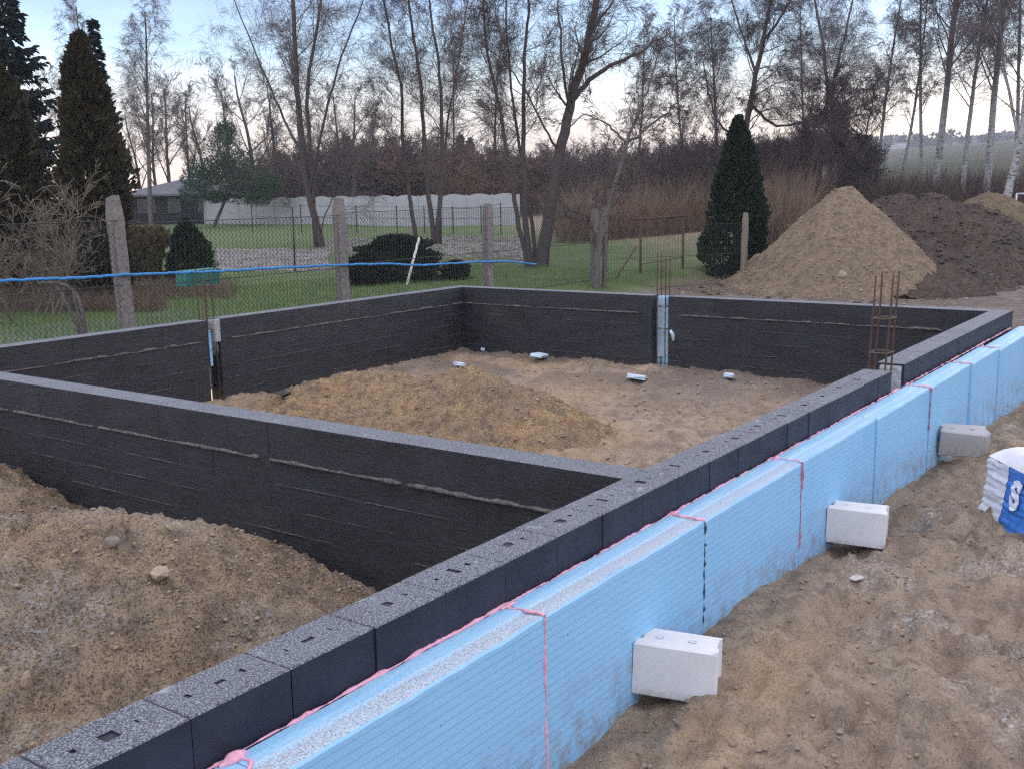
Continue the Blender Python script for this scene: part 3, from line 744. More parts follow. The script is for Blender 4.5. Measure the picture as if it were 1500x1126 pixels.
silicate_block('dusty tilted white block farthest off, beside the plastic wrapped pallet', (4.955, -.262), (5.13, -.65), .20, .24, -.619, 3, (.20, .04))

# ------------------------------------------------------------------ wrapped pallet at the edge
t = thing('wrapped_pallet', 'stack of blue bags in white plastic wrap, with part of a white letter', 'pallet', (0, 0, 0))
B0 = on_z(1436, 748, -.80); ztop = None
ax_ = np.array([-.80, -.60, 0.0]); ax_ /= np.linalg.norm(ax_)      # along the front of the stack, away to the right
bx_ = np.array([.60, -.80, 0.0]); bx_ /= np.linalg.norm(bx_)
def pal(a, b, z): return (B0[0]+ax_[0]*a+bx_[0]*b, B0[1]+ax_[1]*a+bx_[1]*b, z)
M_WRAP = simple('white_wrap', (.66, .67, .70), .45, .1, 9, .35, .02)
M_BAG = simple('blue_bag_film', (.035, .17, .56), .4, .3, 22, .5, .01, .5)
def sheet(fn, na, nb, name, mat):
    V = [fn(i/(na-1), k/(nb-1)) for i in range(na) for k in range(nb)]
    Fc = [(i*nb+k, (i+1)*nb+k, (i+1)*nb+k+1, i*nb+k+1) for i in range(na-1) for k in range(nb-1)]
    return kid(name, mesh_from(name, V, Fc, True), mat, t)
PH = .46; PB = -.84
def front(u, v):           # the face towards the camera side: u along, v upwards
    z = PB + v*PH; bulge = .009*abs(math.sin(v*PI*9)) + .02*float(fbm(u*7, v*11, 1, 3, 91))
    slant = .05*v
    if v < .28: slant -= .03*(1-v/.28)
    return pal(u*1.3, slant - bulge, z + .01*float(fbm(u*6, v*3, 1, 2, 92)))
def whitef(u, v): p = front(u*.235, v); return (p[0]-.004*bx_[0], p[1]-.004*bx_[1], p[2] + (.012*math.sin(u*9) if v > .9 else 0))
sheet(lambda u, v: front(.23+u*.77, v), 40, 60, 'bag_stack', M_BAG)
sheet(whitef, 14, 44, 'wrap_front', M_WRAP)
def topf(u, v):
    p = pal(u*1.3, .05+v*.9, PB+PH + .015 + .045*math.sin(min(1, v*3)*PI/2) + .018*float(fbm(u*8, v*6, 1, 3, 93)) + .10*min(1, u*2.2))
    if v == 0: p = pal(u*1.3, .035, PB+PH-.0 + .08*min(1, u*2.2)*0)
    return p
sheet(topf, 34, 20, 'wrap_top', M_WRAP)
def endf(u, v): return pal(-.004 - .012*float(fbm(u*5, v*7, 1, 3, 94)) + (0 if v > .3 else -.05*(1-abs(v-.15)/.15)*(1 if v < .3 else 0)), .05*v+u*.9, PB + v*PH)
sheet(endf, 20, 24, 'wrap_end', M_WRAP)
cu = bpy.data.curves.new('letter', 'FONT'); cu.body = 'S'; cu.size = .27; cu.extrude = .003; cu.offset = .012
tmp = bpy.data.objects.new('letter_src', cu); COL.objects.link(tmp)
dg = bpy.context.evaluated_depsgraph_get(); me_l = bpy.data.meshes.new_from_object(tmp.evaluated_get(dg)); bpy.data.objects.remove(tmp)
V = np.array([v.co[:] for v in me_l.vertices]); u0 = .40
for i, v in enumerate(me_l.vertices):
    p = front(min(1, (u0+V[i][0])/1.3), (.20 + V[i][1])/PH); off = -.016 - V[i][2]
    v.co = (p[0]+bx_[0]*off, p[1]+bx_[1]*off, p[2])
kid('letter', me_l, simple('white_print', (.72, .76, .82), .5, .12, 20, .1), t)

# ------------------------------------------------------------------ small things lying about
def rock_mesh(name, sx, sy, sz, seed, sub=2):
    import bmesh
    bm = bmesh.new(); bmesh.ops.create_icosphere(bm, subdivisions=sub, radius=1)
    r2 = random.Random(seed); pl = [(Vector((r2.gauss(0, 1), r2.gauss(0, 1), r2.gauss(0, 1))).normalized(), r2.uniform(.55, .9)) for _ in range(9)]
    for v in bm.verts:
        for nn, d in pl:
            e = v.co.dot(nn)-d
            if e > 0: v.co -= nn*e
        v.co *= 1+r2.uniform(-.05, .05); v.co = Vector((v.co.x*sx, v.co.y*sy, v.co.z*sz))
    me = bpy.data.meshes.new(name); bm.to_mesh(me); bm.free(); return me
def surf(zf, u, v, z0=-.9):
    """Where the line of sight through a photo pixel meets a height function."""
    r = ray(u, v); a, b = .5, 200.0
    ds = np.linspace(.8, 60, 4000); P = CAM[None]+r[None]*ds[:, None]; g = zf(P[:, 0], P[:, 1]) - P[:, 2]
    k = int(np.argmax(g > 0)); return P[k]
room1 = lambda x, y: np.maximum(floor1(x, y), heap1(x, y)); room2 = lambda x, y: np.maximum(floor2(x, y), heap2(x, y))
def put(name, me, mat, p, label, cat, rot=(0, 0, 0), group=None): return tag(link_mesh(name, me, mat, None, tuple(p), rot), label, cat, group)
p = surf(room1, 237, 848); put('stone', rock_mesh('stone', .085, .06, .045, 4), M_STONE, p+np.array([0, 0, .03]), 'flat brown stone jutting out of the near sand heap', 'stone', (.2, .3, .6))
p = surf(room1, 165, 795); put('stone', rock_mesh('stone', .05, .04, .035, 5), M_STONEG, p+np.array([0, 0, .01]), 'greenish grey stone near the crest of the near sand heap', 'stone')
p = surf(room1, 40, 1005); put('stone', rock_mesh('stone', .035, .03, .06, 6), M_STONE, p+np.array([0, 0, .02]), 'upright yellowish clod low on the near sand heap', 'clod')
p = surf(room1, 40, 878); put('stone', rock_mesh('stone', .05, .035, .03, 7), M_STONEG, p+np.array([0, 0, .01]), 'dark clod half buried on the flank of the near sand heap', 'clod')
p = surf(ground_z, 1256, 846); put('plaster_scrap', rock_mesh('plaster_scrap', .09, .055, .016, 8), M_PLASTER, p+np.array([0, 0, .012]), 'pale flat plaster scrap lying on the soil past the nearest white block', 'scrap')
for (u, v, sx, sy, a, lab) in [(673, 534, .17, .06, .9, 'long blue white foam scrap beyond the yellow sand heap'), (790, 521, .14, .10, .2, 'broken white foam scrap against the foot of the far wall'),
                               (932, 553, .09, .13, .5, 'small square white foam scrap before the rebar gap'), (1068, 551, .10, .06, .3, 'small white foam scrap near the end of the far room'),
                               (708, 512, .03, .03, .2, 'tiny white crumb in the far corner of the far room')]:
    p = surf(room2, u, v+3); mb = MB(); mb.box((-sx, -sy, -.02), (sx, sy, .03), 0, .008)
    me = mb.mesh('foam_scrap'); 
    for vv in me.vertices: vv.co += Vector((rng.uniform(-.012, .012), rng.uniform(-.012, .012), rng.uniform(-.006, .006)))
    put('foam_scrap', me, M_FOAMSCRAP, p+np.array([0, 0, .035]), lab, 'foam scrap', (.12, .08, a), 'foam scraps on the soil floor')
p = surf(room2, 417, 578); mb = MB(); mb.box((-.16, -.07, 0), (.16, .07, .012), 0, .004)
put('membrane_scrap', mb.mesh('membrane_scrap'), M_BLACKPL, p+np.array([0, 0, .03]), 'dark membrane offcut lying at the foot of the fence-side wall', 'scrap', (.15, .05, .3))

def scatter_clods(name, zf, n, x0, x1, y0, y1, rmin, rmax, mat, seed, keep=None):
    r2 = np.random.default_rng(seed)
    base = []
    for k in range(5):
        m_ = rock_mesh('tmp', 1, .8, .6, seed+k, 1); base.append((np.array([v.co[:] for v in m_.vertices]), np.array([tuple(p_.vertices) for p_ in m_.polygons]))); bpy.data.meshes.remove(m_)
    x = r2.uniform(x0, x1, n); y = r2.uniform(y0, y1, n)
    if keep is not None: k = keep(x, y); x, y = x[k], y[k]
    z = zf(x, y); rr = rmin + (rmax-rmin)*r2.random(len(x))**3.2
    Vs, Fs, b = [], [], 0
    for i in range(len(x)):
        V, Fc = base[i % 5]; a = r2.uniform(0, 2*PI); c, s = math.cos(a), math.sin(a)
        W = V*rr[i]*np.array([1, 1, .75])*(1+r2.uniform(-.3, .3, 3)); W = np.stack([W[:, 0]*c-W[:, 1]*s, W[:, 0]*s+W[:, 1]*c, W[:, 2]], -1)+np.array([x[i], y[i], z[i]+rr[i]*.15])
        Vs.append(W); Fs.append(Fc+b); b += len(V)
    return tag(link_mesh(name, mesh_from(name, np.concatenate(Vs), np.concatenate(Fs)), mat), kind='stuff')
M_CLODH = simple('heap_clod', (.34, .255, .175), .95, .4, 3, .5)
M_CLOD = simple('soil_clod', (.30, .235, .18), .95, .3, 25, .5)
scatter_clods('soil_clods', ground_z, 4500, -2.6, 6, -2.6, -.3, .004, .022, M_CLOD, 1)
scatter_clods('heap_clods', room1, 6500, -3.4, -.05, .3, 6.5, .005, .023, M_CLODH, 2)
M_CLODY = simple('sand_clod', (.36, .265, .18), .95, .4, 3, .5)
scatter_clods('room_clods', room2, 5000, 2.2, 9.2, .4, 8.4, .007, .034, M_CLODY, 3)
pc_ = at(1232, 430, 26.2)
# loose clods where the sand pile runs out
for k, (u, v, s, lab) in enumerate([(1063, 418, .26, 'sandy lump at the outer foot of the pointed pile'), (1085, 412, .22, 'sandy lump just above the outermost one at the pile foot'),
                               (1045, 428, .16, 'smallest low sandy lump out by the fence end'), (1108, 424, .2, 'sandy lump close in to the slope of the pointed pile')]):
    p = on_z(u, v, -.78); put('clod', rock_mesh('clod', s*1.5, s, s*.6, 30+k), M_PILE, p, lab, 'clod', (.1, .2, k))
p = at(1232, 402, 22.9); put('clod', rock_mesh('clod', .16, .12, .1, 44), M_STONE, p, 'pale lump caught on the front slope of the pointed sand pile', 'clod')

scatter_clods('pile_clods', ground_z, 900, 13.5, 24, 2.5, 9.0, .02, .12, simple('dark_clod', (.13, .105, .09), .95, .4, 8, .5), 5, lambda x, y: np.abs(np.hypot(x-pc_[0], y-pc_[1])-3.1) < .7)
scatter_clods('pile_crumbs', lambda x, y: np.maximum(PILEZ['sand_pile'](x, y), ground_z(x, y)), 2600, pc_[0]-3.4, pc_[0]+2, pc_[1]-3.4, pc_[1]+3.4, .010, .055, simple('pile_crumb', (.36, .265, .175), .95, .45, 2, .5), 6)
tc_ = at(1366, 430, 28.2)
scatter_clods('topsoil_clods', lambda x, y: np.maximum(PILEZ['topsoil_pile'](x, y), ground_z(x, y)), 2600, tc_[0]-4, tc_[0]+2, tc_[1]-4, tc_[1]+4, .02, .10, simple('topsoil_clod', (.10, .078, .066), .95, .5, 2, .5), 7)
def tufts(name, pts, mat, nb, h, seed, spread=.08):
    r2 = np.random.default_rng(seed); V, Fc = [], []
    for p in pts:
        for i in range(nb):
            a = r2.uniform(0, 2*PI); d = spread*math.sqrt(r2.random()); x, y = p[0]+d*math.cos(a), p[1]+d*math.sin(a)
            z = float(ground_z(x, y)); hh = h*r2.uniform(.4, 1); b = r2.uniform(0, 2*PI); w = .002
            b0 = len(V); lean = r2.uniform(.2, .9)*hh
            V += [(x-w*math.sin(b), y+w*math.cos(b), z-.005), (x+w*math.sin(b), y-w*math.cos(b), z-.005), (x+lean*math.cos(b), y+lean*math.sin(b), z+hh)]; Fc.append((b0, b0+1, b0+2))
    return mesh_from(name, V, Fc)
M_RIMEGRASS = simple('rimed_grass', (.30, .36, .30), .8, .5, 30, 0)
pts = []
for (u, v, n, sp) in [(1262, 978, 26, 26), (1300, 988, 14, 30), (1330, 1085, 34, 34), (1385, 1092, 12, 18), (1165, 852, 14, 14), (1170, 1048, 8, 10), (1480, 950, 12, 20), (1470, 1020, 12, 24), (1480, 800, 14, 24), (1250, 1090, 8, 20), (1105, 935, 8, 14)]:
    for k in range(n): pts.append(surf(lambda x, y: ground_z(x, y, False), u+rng.gauss(0, sp), v+rng.gauss(0, sp*.45)))
tag(link_mesh('frosty_grass', tufts('frosty_grass', pts[::2], None, 7, .022, 4, .05), M_RIMEGRASS), kind='stuff')

# ------------------------------------------------------------------ fences
FY = 10.2
fu = [(172, 288), (497, 291), (713, 298)]
fpts = [on_y(u, v, FY) for u, v in fu]
fence = thing('wire_fence', 'tall chain link fence on old concrete posts between the garden and the foundation', 'fence', (0, FY, 0))
fx = [fpts[0][0]-4.2*k for k in (1, 0)] + [p[0] for p in fpts[1:]]
step = fx[-1]-fx[-2]
fx += [fx[-1]+step, fx[-1]+2*step, fx[-1]+3*step]
fz = [fpts[0][2], fpts[0][2], fpts[1][2], fpts[2][2], fpts[2][2]-.05, fpts[2][2]-.1, None]
def post_mesh(h, w, seed):
    r2 = random.Random(seed); n = 10; V, Fc = [], []
    for i in range(n+1):
        z = -.6 + (h+.6)*i/n; t_ = 1 if i < n else .75
        for (a, b) in ((-1, -1), (1, -1), (1, 1), (-1, 1)):
            V.append((a*w*.5*t_+r2.uniform(-.006, .006), b*w*.5*t_+r2.uniform(-.006, .006), z + (r2.uniform(-.02, .02) if i == n else 0)))
    for i in range(n):
        for k in range(4): Fc.append((i*4+k, i*4+(k+1) % 4, i*4+4+(k+1) % 4, i*4+4+k))
    Fc.append((n*4, n*4+1, n*4+2, n*4+3)); return mesh_from('post', V, Fc)
for k in range(5):
    gz_ = float(ground_z(fx[k], FY)); h = fz[k]-gz_
    if k == 4: h -= .15
    o = kid('post', post_mesh(h, .165 if k < 3 else .15, k), M_CONC, fence, (fx[k], 0, gz_), (rng.uniform(-.012, .012), [0, -.03, .0, 0, .02][k], 0))
p6 = at(1091, 312, 26.3)
gz_ = float(ground_z(p6[0], FY)); kid('wooden_post', post_mesh(p6[2]-gz_, .12, 9), M_WOODPOST, fence, (p6[0], p6[1]-FY, gz_), (0, .04, 0))
print('fence', fx, p6)
def chain_mesh(w, h, p=.078, r=.0058):
    P, Rr = [], []
    n = int(w/p); m = int(h/(p*.5))
    for i in range(n):
        x0 = i*p; s = np.arange(m+1)
        xs = x0 + np.where((s % 2) == 0, 0, p*.52); zs = s*p*.5
        P.append(np.stack([xs, .002*np.where(s % 2 == 0, 1, -1), zs], -1)); Rr.append(np.full(m+1, r))
    for z in (.02, h*.5, h-.01):
        xs = np.linspace(0, w, m+1); P.append(np.stack([xs, xs*0+.004, xs*0+z], -1)); Rr.append(np.full(m+1, r*1.2))
    return tubes_mesh('wire_mesh', P, Rr, 3)
cmh = chain_mesh(4.0, 1.75)
fend = [(x, FY) for x in fx if x < p6[0]-1.0] + [(p6[0], p6[1])]
for k in range(len(fend)-1):
    (ax0, ay0), (ax1, ay1) = fend[k], fend[k+1]; ln = math.hypot(ax1-ax0, ay1-ay0); aa = math.atan2(ay1-ay0, ax1-ax0)
    gz_ = float(ground_z((ax0+ax1)/2, (ay0+ay1)/2)) + .03
    o = kid('wire_mesh', cmh, M_WIRE, fence, (ax0+.08*math.cos(aa), ay0-FY-.085, gz_), (0, 0, aa)); o.scale = ((ln-.16)/4.0, 1, 1.0 if k < 4 else .85)
# blue hose strung along the fence
hp = []
for (u, v) in [(-60, 414), (0, 412), (60, 409), (120, 407), (180, 403), (260, 400), (330, 397), (400, 393), (440, 391), (500, 388), (570, 387), (620, 389), (665, 386), (700, 384), (740, 383), (785, 387)]:
    hp.append(on_y(u, v, FY-.11))
Q = np.array(hp); mbh = bead_mesh('hose', Q, .020, 77, 7, .05)
tag(link_mesh('hose', mbh, M_HOSE), 'sagging light blue hose strung along the chain link fence', 'hose')
# rusty gate frame
gf_ = thing('gate_frame', 'rusty pipe gate frame standing in line with the fence', 'gate frame', tuple(on_y(938, 420, FY)))
g0 = on_y(938, 320, FY); g1 = on_y(1001, 316, FY); b0 = np.array(gf_.location)
for nme, pts, r in (('upright', [(0, 0, -.5), (0, 0, g0[2]-b0[2])], .035), ('upright', [(g1[0]-b0[0], 0, -.5), (g1[0]-b0[0], 0, g1[2]-b0[2])], .035), ('top_bar', [(-.4, 0, g0[2]-b0[2]-.02), (g1[0]-b0[0]+.1, 0, g1[2]-b0[2]-.02)], .025)):
    mb = MB(); mb.tube(pts, r, 8); kid(nme, mb.mesh(nme, True), M_PIPE, gf_)
a_ = on_y(932, 362, FY)-b0; b_ = on_y(894, 420, FY)-b0; mb = MB(); mb.tube([tuple(a_), tuple(b_)], .022, 6); kid('brace', mb.mesh('brace', True), M_PIPE, gf_)
mb = MB(); mb.tube([(0, -.02, .55), (g1[0]-b0[0], -.02, .6)], .012, 5); kid('cross_bar', mb.mesh('cross_bar'), M_PIPE, gf_)

# wavy concrete panel fence across the garden
def vground(u, v):
    r = ray(u, v); ds = np.linspace(5, 400, 8000); P = CAM[None]+r[None]*ds[:, None]; g = ground_z(P[:, 0], P[:, 1], False)-P[:, 2]
    k = int(np.argmax(g > 0)); return P[k]
ca, cb = vground(192, 329), vground(760, 332)
dcf = cb-ca; lcf = float(np.hypot(dcf[0], dcf[1])); acf = math.atan2(dcf[1], dcf[0]); npan = int(round(lcf/2.05))
cf = thing('concrete_fence', 'pale concrete panel fence with wavy top across the back of the garden', 'fence', (ca[0], ca[1], float(ground_z(ca[0], ca[1], False))), (0, 0, acf))
def panel_mesh(w, h, amp):
    n = 12; V = []; Fc = []
    for i in range(n+1):
        x = w*i/n; zt = h + amp*math.sin(PI*i/n)
        for (y, z) in ((-.03, 0), (-.03, zt), (.03, zt), (.03, 0)): V.append((x, y, z))
    for i in range(n):
        for k in range(3): a = i*4+k; Fc.append((a, a+4, a+5, a+1))
    Fc += [(0, 1, 2, 3), (n*4+3, n*4+2, n*4+1, n*4)]
    return mesh_from('panel', V, Fc)
wp = lcf/npan
pm = [panel_mesh(wp-.12, .50, 0), panel_mesh(wp-.12, .50, .16)]
mbp = MB(); mbp.box((-.06, -.07, -.4), (.06, .07, 2.0), 0, .01); pmesh = mbp.mesh('post')
for k in range(-9, npan+1):
    kid('post', pmesh, M_PANEL, cf, (k*wp, 0, 0))
    if k < npan:
        for rr_ in range(4): kid('panel', pm[1 if rr_ == 3 else 0], M_PANEL, cf, (k*wp+.06, .004*(rr_ % 2), .505*rr_ - .1))
# thin wire fence of dark poles in mid garden
gfn = thing('garden_fence', 'low fence of thin dark poles and wires on the lawn before the concrete fence', 'fence', tuple(vground(430, 342)))
b0 = np.array(gfn.location); prev = None; tops = []
for k, (u, v, vt) in enumerate([(370, 340, 298), (430, 342, 303), (442, 342, 300), (523, 342, 302), (582, 343, 302), (622, 343, 302), (664, 343, 303), (705, 343, 302), (734, 343, 298)]):
    p = vground(u, v)-b0; hgt = (v-vt)/FOC*float(np.dot(vground(u, v)-CAM, F_)); mb = MB(); mb.tube([(0, 0, -.2), (rng.uniform(-.03, .03), 0, hgt)], .03, 5)
    kid('pole', mb.mesh('pole'), M_BLACKPL, gfn, tuple(p)); tops.append((p, hgt))
for fr in (.55, .95):
    mb = MB(); mb.tube([(p[0], p[1], p[2]+h*fr) for p, h in tops], .012, 4); kid('wire', mb.mesh('wire'), M_WIRE, gfn)
for k, (u, v, vt, lab) in enumerate([(432, 398, 318, 'thin dark iron pole behind the fence between first and second concrete post'), (246, 332, 315, 'short dark stake on the lawn above the round green shrub'), (1500, 10, 9, '')][:2]):
    p = vground(u, v); hgt = (v-vt)/FOC*float(np.dot(p-CAM, F_)); mb = MB(); mb.tube([(0, 0, -.2), (rng.uniform(-.04, .04), 0, hgt)], .022, 6); tag(link_mesh('stake', mb.mesh('stake', True), M_BLACKPL, None, tuple(p)), lab, 'stake')
p = on_y(596, 418, FY+2.0); p2 = on_y(614, 349, FY+2.3); mb = MB(); mb.tube([tuple(p), tuple(p2)], .028, 7)
tag(link_mesh('leaning_pole', mb.mesh('leaning_pole', True), M_STICK), 'pale white pole leaning before the low dark bush', 'pole')
# green netting on the fence behind the thin rebar cage
nn_ = [on_y(u, v, FY+.12) for u, v in ((273, 398), (321, 393), (322, 415), (274, 420))]
mb = MB(); V = [tuple(p) for p in nn_] + [tuple(p+np.array([0, .25, 0])) for p in nn_]
mb.add(V, [(0, 1, 2, 3), (7, 6, 5, 4), (0, 4, 5, 1), (1, 5, 6, 2), (2, 6, 7, 3), (3, 7, 4, 0)])
tag(link_mesh('netting_roll', mb.mesh('netting_roll'), M_GREENNET), 'flat roll of green netting hung on the chain link fence by the thin rebar', 'netting')
# white goal-like frame and far markers at the edge
p = vground(1486, 333); wf = thing('white_frame', 'small white tubular frame by the leaning birch at the edge of the photo', 'frame', tuple(p)); dpt = float(np.dot(p-CAM, F_)); hh = 48/FOC*dpt; ww = 40/FOC*dpt
dirr = np.array([R_[0], R_[1], 0]); dirr /= np.linalg.norm(dirr)
for nme, A, B in (('upright', (0, 0, 0), (0, 0, hh)), ('upright', (*(dirr[:2]*ww), 0), (*(dirr[:2]*ww), hh)), ('top_bar', (0, 0, hh), (*(dirr[:2]*ww), hh)), ('bottom_bar', (0, 0, .05), (*(dirr[:2]*ww), .05))):
    mb = MB(); mb.tube([A, B], .03, 6); kid(nme, mb.mesh(nme, True), M_WHITE, wf)

# ------------------------------------------------------------------ trees
def bark(name, a, b, scale=20, white=None):
    m = Mat(name, .95, .15)
    c = m.mix(m.rng(m.noise(scale, 5, .7), .35, .65), a, b)
    if white:
        z = m.xyz('Z'); marks = m.rng(m.noise(6, 5, .75, m.scaled((1, 1, 3.0))), .50, .60)
        w = m.mix(marks, (.42, .41, .40), (.06, .055, .055))
        c = m.mix(m.rng(z, white[0], white[1]), w, c)
    m.col(c); m.bump(m.noise(scale*1.5, 5, .7), .6, .02); return m.m
M_BARK = bark('dark_bark', (.060, .048, .045), (.115, .095, .088))
M_BARKG = bark('grey_bark', (.10, .088, .080), (.18, .16, .145))
M_BIRCH = bark('birch_bark', (.10, .085, .08), (.19, .165, .155), 14, (3.5, 7.0))
M_TWIG = simple('twigs', (.115, .085, .082), .95, .3, 3, 0)
M_TWIGB = simple('birch_twigs', (.15, .118, .122), .95, .3, 3, 0)
M_TWIGT = simple('tan_twigs', (.21, .165, .125), .95, .3, 3, 0)
M_TWIGP = simple('purple_thicket_twigs', (.088, .064, .070), .95, .35, 2, 0)

def nrm(v): return v/(np.linalg.norm(v)+1e-9)
class Wood:
    """Branches of one tree as polylines with radii; thick ones become the trunk, thin ones the twigs."""
    def __init__(s, seed): s.r = np.random.default_rng(seed); s.P = []; s.Rd = []; s.lv = []
    def branch(s, p, d, L, r, lv, par):
        n = par['seg'][lv]; pts = [p]; d = nrm(d); st = L/n
        for i in range(n):
            d = nrm(d + s.r.normal(0, par['wob'][lv], 3) + np.array([0, 0, par['up'][lv]])*(i+1)/n)
            p = p + d*st; pts.append(p)
        s.add(np.array(pts), r, lv, par)
    def add(s, pts, r, lv, par, tip=.25, rmin=None):
        rad = r*(1-(1-tip)*np.linspace(0, 1, len(pts))); s.P.append(pts); s.Rd.append(np.maximum(rad, par['rmin'])); s.lv.append(lv)
        s.kids(pts, rad, lv, par)
    def kids(s, pts, rad, lv, par):
        if lv+1 >= len(par['seg']): return
        seg = np.linalg.norm(np.diff(pts, axis=0), axis=1); L = seg.sum()
        k = par['kids'][lv]; k = int(round(k*(L if par.get('perm', {}).get(lv) else 1)*s.r.uniform(.8, 1.2)))
        cum = np.concatenate([[0], np.cumsum(seg)])
        for j in range(k):
            t = par['t0'][lv] + (1-par['t0'][lv])*((j+s.r.uniform(0, 1))/max(1, k))
            t = min(t, .999); x = t*L; i = min(len(seg)-1, int(np.searchsorted(cum, x)-1)); i = max(i, 0)
            f = (x-cum[i])/(seg[i]+1e-9); p = pts[i]*(1-f)+pts[i+1]*f; tan = nrm(pts[i+1]-pts[i])
            per = s.r.normal(0, 1, 3); per -= tan*per.dot(tan); per = nrm(per)
            a = math.radians(par['ang'][lv]*s.r.uniform(.6, 1.3)); d = tan*math.cos(a)+per*math.sin(a)
            ll = par['len'][lv]*(1-par['tap'][lv]*t)*s.r.uniform(.6, 1.25)
            if par.get('rel', True): ll *= L
            rr = (rad[i]*(1-f)+rad[i+1]*f)*par['rr'][lv]
            s.branch(p, d, ll, rr, lv+1, par)
    def meshes(s, loc, thick=.03):
        loc = np.asarray(loc, float); big, sm = [[], []], [[], []]
        for p, r in zip(s.P, s.Rd):
            q_ = big if r[0] >= thick else sm; q_[0].append(p-loc); q_[1].append(r)
        a = tubes_mesh('trunk', big[0], big[1], 7, True) if big[0] else None
        b = tubes_mesh('twigs', sm[0], sm[1], 3) if sm[0] else None
        return a, b
def tree_thing(name, label, w, loc, mt, mw, group=None, thick=.03, cat='tree'):
    t = thing(name, label, cat, tuple(loc), None, group); a, b = w.meshes(loc, thick)
    if a: kid('trunk', a, mt, t)
    if b: kid('crown', b, mw, t)
    return t
BROAD = dict(seg=[8, 5, 4, 2, 1], wob=[.05, .09, .10, .10, .10], up=[.02, .10, .06, .02, .0], kids=[13, 8, 7, 5], t0=[.28, .18, .12, .1], ang=[42, 40, 36, 34], len=[.46, .5, .55, .6], tap=[.5, .4, .3, .2], rr=[.45, .5, .5, .6], rmin=.0065)
WEEP = dict(seg=[9, 5, 4, 3, 2], wob=[.03, .07, .08, .08, .08], up=[.02, .10, -.06, -.30, -.5], kids=[16, 8, 8, 5], t0=[.28, .2, .12, .1], ang=[38, 38, 38, 36], len=[.34, .48, .55, .8], tap=[.55, .4, .25, .2], rr=[.42, .5, .5, .6], rmin=.0060)
# par for trees whose stems are laid out by hand: level 0 is the stem
STEM = dict(seg=[9, 6, 4, 2, 1], wob=[.05, .09, .10, .10, .10], up=[0, .10, .04, -.05, -.10], kids=[1.7, 8, 7, 4.5], perm={0: True}, t0=[.34, .15, .10, .08], ang=[46, 40, 36, 34], len=[2.7, .55, .6, .8], tap=[.35, .4, .3, .2], rr=[.28, .45, .5, .6], rmin=.0034)
class Stem(Wood):
    def kids(s, pts, rad, lv, par):
        p2 = dict(par); p2['rel'] = lv > 0
        Wood.kids(s, pts, rad, lv, p2)
def smooth_line(pts, n):
    pts = np.asarray(pts, float); L = np.concatenate([[0], np.cumsum(np.linalg.norm(np.diff(pts, axis=0), axis=1))]); s = np.linspace(0, L[-1], n)
    out = np.stack([np.interp(s, L, pts[:, i]) for i in range(3)], -1)
    for _ in range(2): out[1:-1] = (out[:-2]+2*out[1:-1]+out[2:])/4
    return out
def stems_tree(name, label, depth, stems, par, seed, mt, mw, base=None, thick=.03):
    """stems: list of (points as (u, v, depth offset), radius at foot, radius factor at the tip)."""
    w = Stem(seed); b0 = stems[0][0][0]; loc = at(b0[0], b0[1], depth)
    gz = float(ground_z(loc[0], loc[1])); first = True
    for pts, r, tip, t0 in stems:
        P = [at(q_[0], q_[1], depth + (q_[2] if len(q_) > 2 else 0)) for q_ in pts]
        P = smooth_line(P, max(6, len(pts)*3)); P[1:-1] += w.r.normal(0, .02, P[1:-1].shape)
        if t0 >= 0 and pts[0][1] > 260 and abs(P[0][2]-gz) < 1.6: P[0][2] = min(P[0][2], gz) - .2
        p2 = dict(par); p2['t0'] = [max(0, t0)] + par['t0'][1:]
        w.add(P, r*.62, 0, p2, tip)
    loc[2] = gz
    return tree_thing(name, label, w, loc, mt, mw, None, thick)

LONG = dict(STEM, seg=[9, 6, 4, 2, 2], len=[3.3, .55, .65, .95], up=[0, .14, -.02, -.22, -.4], kids=[1.5, 8, 6, 4.5], wob=[.05, .07, .08, .08, .08])
stems_tree('birch_tree', 'tall multi-stemmed bare birch with drooping twigs, behind the second concrete post', 44, [
    ([(478, 375), (462, 330), (450, 280), (440, 190), (432, 90), (428, -40), (424, -170)], .26, .3, .40),
    ([(462, 335), (458, 270), (452, 190), (450, 110), (468, 30, .6), (478, -60, 1), (484, -150, 1)], .17, .3, .35),
    ([(452, 290), (470, 200, -1), (488, 120, -1.5), (508, 60, -2), (535, 0, -2), (556, -60, -2)], .11, .25, .3),
    ([(444, 230), (418, 180, 1), (392, 120, 1.5), (368, 60, 2), (345, 10, 2), (330, -40, 2)], .10, .25, .25),
    ([(466, 340), (484, 300, -.6), (500, 240, -1.2), (512, 190, -1.5)], .05, .3, .3),
], LONG, 21, M_BARK, M_TWIGB)
stems_tree('alder_tree', 'bare tree of four slender dark stems behind the leaning white pole', 44, [
    ([(610, 352), (604, 310), (594, 250), (589, 190), (588, 130), (572, 60), (562, 0), (552, -80)], .15, .3, .36),
    ([(636, 352), (630, 300), (622, 220), (618, 150), (612, 90), (600, 20), (592, -70)], .18, .3, .36),
    ([(640, 350), (646, 280), (648, 200), (645, 130), (640, 70), (628, 0), (622, -80)], .16, .3, .36),
    ([(645, 330), (648, 260, .5), (655, 170, 1), (670, 100, 1.5), (680, 40, 1.5), (690, -30, 2)], .09, .3, .35),
    ([(600, 270), (580, 220, -.6), (566, 190, -1), (552, 170, -1.5)], .05, .3, .2),
], STEM, 22, M_BARK, M_TWIG)
